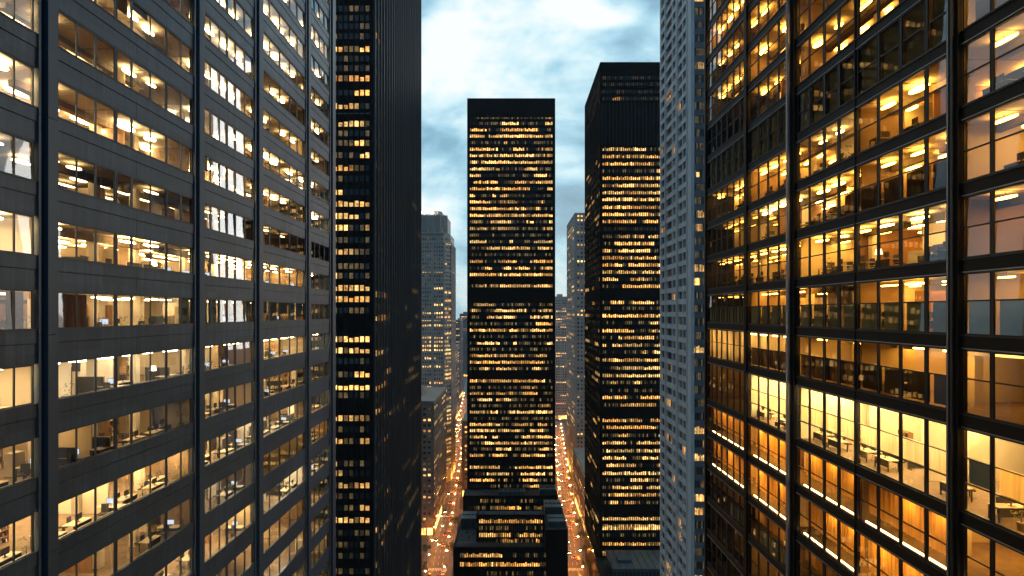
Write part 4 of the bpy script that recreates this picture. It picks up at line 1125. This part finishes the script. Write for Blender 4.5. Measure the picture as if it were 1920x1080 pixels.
for i, (px_, wpx, d, py_) in enumerate(((858, 9, 2100, 597), (866, 8, 2400, 606), (1050, 12, 2000, 600), (1058, 9, 2500, 592), (1070, 14, 1800, 575), (1030, 10, 2300, 605), (845, 10, 2600, 603))):
    lab = ('narrow hazy tower on the horizon past the finned tower', 'flat topped hazy block on the horizon past the ribbed stone tower', 'wide hazy block on the horizon past the slab tower', 'thin hazy tower behind the slate stone tower',
           'broad hazy tower behind the grey stone tower', 'low hazy block hidden behind the slab tower', 'dim hazy block behind the brown stone tower')[i]
    city_block('hazy_tower', lab, X(px_, d), X(px_ + wpx, d), d, d + 60, Z(py_, d), M['bluegrey'], 4, 4, .12)

# ---------------------------------------------------------------- trees
M['bark'] = surf('tree_bark', (.06, .045, .03), .9)
M['foliage'] = surf('street_tree_leaf', (.07, .09, .03), .7, var=.6, scale=1.5)
def make_tree(h, seed, name='street_tree'):
    r = random.Random(seed); t = thing(name, '', 'tree', (0, 0, 0))
    k = MB(); k.cyl(0, 0, 0, h * .42, .2, .13, M['bark'], 7)
    for i in range(6):
        a = i * 1.05 + r.random(); p0 = Vector((0, 0, h * r.uniform(.32, .42))); p1 = p0 + Vector((math.cos(a) * h * .2, math.sin(a) * h * .2, h * .26)); n_ = Vector((-math.sin(a), math.cos(a), 0)) * .06
        k.face([p0 - n_, p0 + n_, p1 + n_ * .3, p1 - n_ * .3], M['bark']); u_ = Vector((0, 0, .07)); k.face([p0 - u_, p0 + u_, p1 + u_ * .3, p1 - u_ * .3], M['bark'])
    k.build('trunk', t)
    c = MB(); cl = [(Vector((r.uniform(-1, 1) * h * .24, r.uniform(-1, 1) * h * .24, h * r.uniform(.45, .88))), h * r.uniform(.09, .17)) for _ in range(13)]
    for p, q in cl:
        for _ in range(55):
            v_ = Vector((r.gauss(0, 1), r.gauss(0, 1), r.gauss(0, .8))).normalized() * q * r.uniform(.6, 1.1) + p
            a = Vector((r.gauss(0, 1), r.gauss(0, 1), r.gauss(0, 1))).normalized() * h * .03; b = a.cross(Vector((r.gauss(0, 1), r.gauss(0, 1), r.gauss(0, 1)))).normalized() * h * .02
            c.face([v_ - a, v_ + b, v_ + a, v_ - b], M['foliage'])
    c.build('crown', t)
    return t
tt = make_tree(9., 2); tt.location = (X(1133, 300), 299, CAMZ - 124); tt.name = 'terrace_tree'; tt['label'] = 'bushy tree on the terrace of the low teal roofed building'
st = [make_tree(8., s_) for s_ in (4, 5)]
rr = random.Random(9); us = [False, False]
for fx, where in ((lx, 'finned tower avenue'), (rx, 'banded tower avenue')):
    for d in (366, 392, 415, 442, 500, 540, 580, 640, 700):
        for s_ in (-1, 1):
            if rr.random() < .35: continue
            k = rr.randint(0, 1)
            o = dup(st[k], (0, 0, 0)) if us[k] else st[k]; us[k] = True
            o.location = (fx(d) + s_ * (HALF + 2.2), d + rr.uniform(-3, 3), .15); o.rotation_euler = (0, 0, rr.uniform(0, 6)); q = rr.uniform(.8, 1.2); o.scale = (q, q, q)
            o['label'] = 'small leafy street tree lit by the lamps of the ' + where; o['group'] = 'street trees of the ' + where

# ---------------------------------------------------------------- evening haze
m, nt_, out_ = newmat('haze_air')
pv = N(nt_, 'ShaderNodeVolumePrincipled', Density=.00006, Anisotropy=.2); pv.inputs['Color'].default_value = (.80, .86, .92, 1)
nt_.links.new(pv.outputs[0], out_.inputs['Volume'])
hz = MB(); hz.box(-4100, 4100, -900, 5100, -3.2, 345, m)
hz = hz.build('haze'); tag(hz, None, None, kind='stuff')
cy.volume_bounces = 0
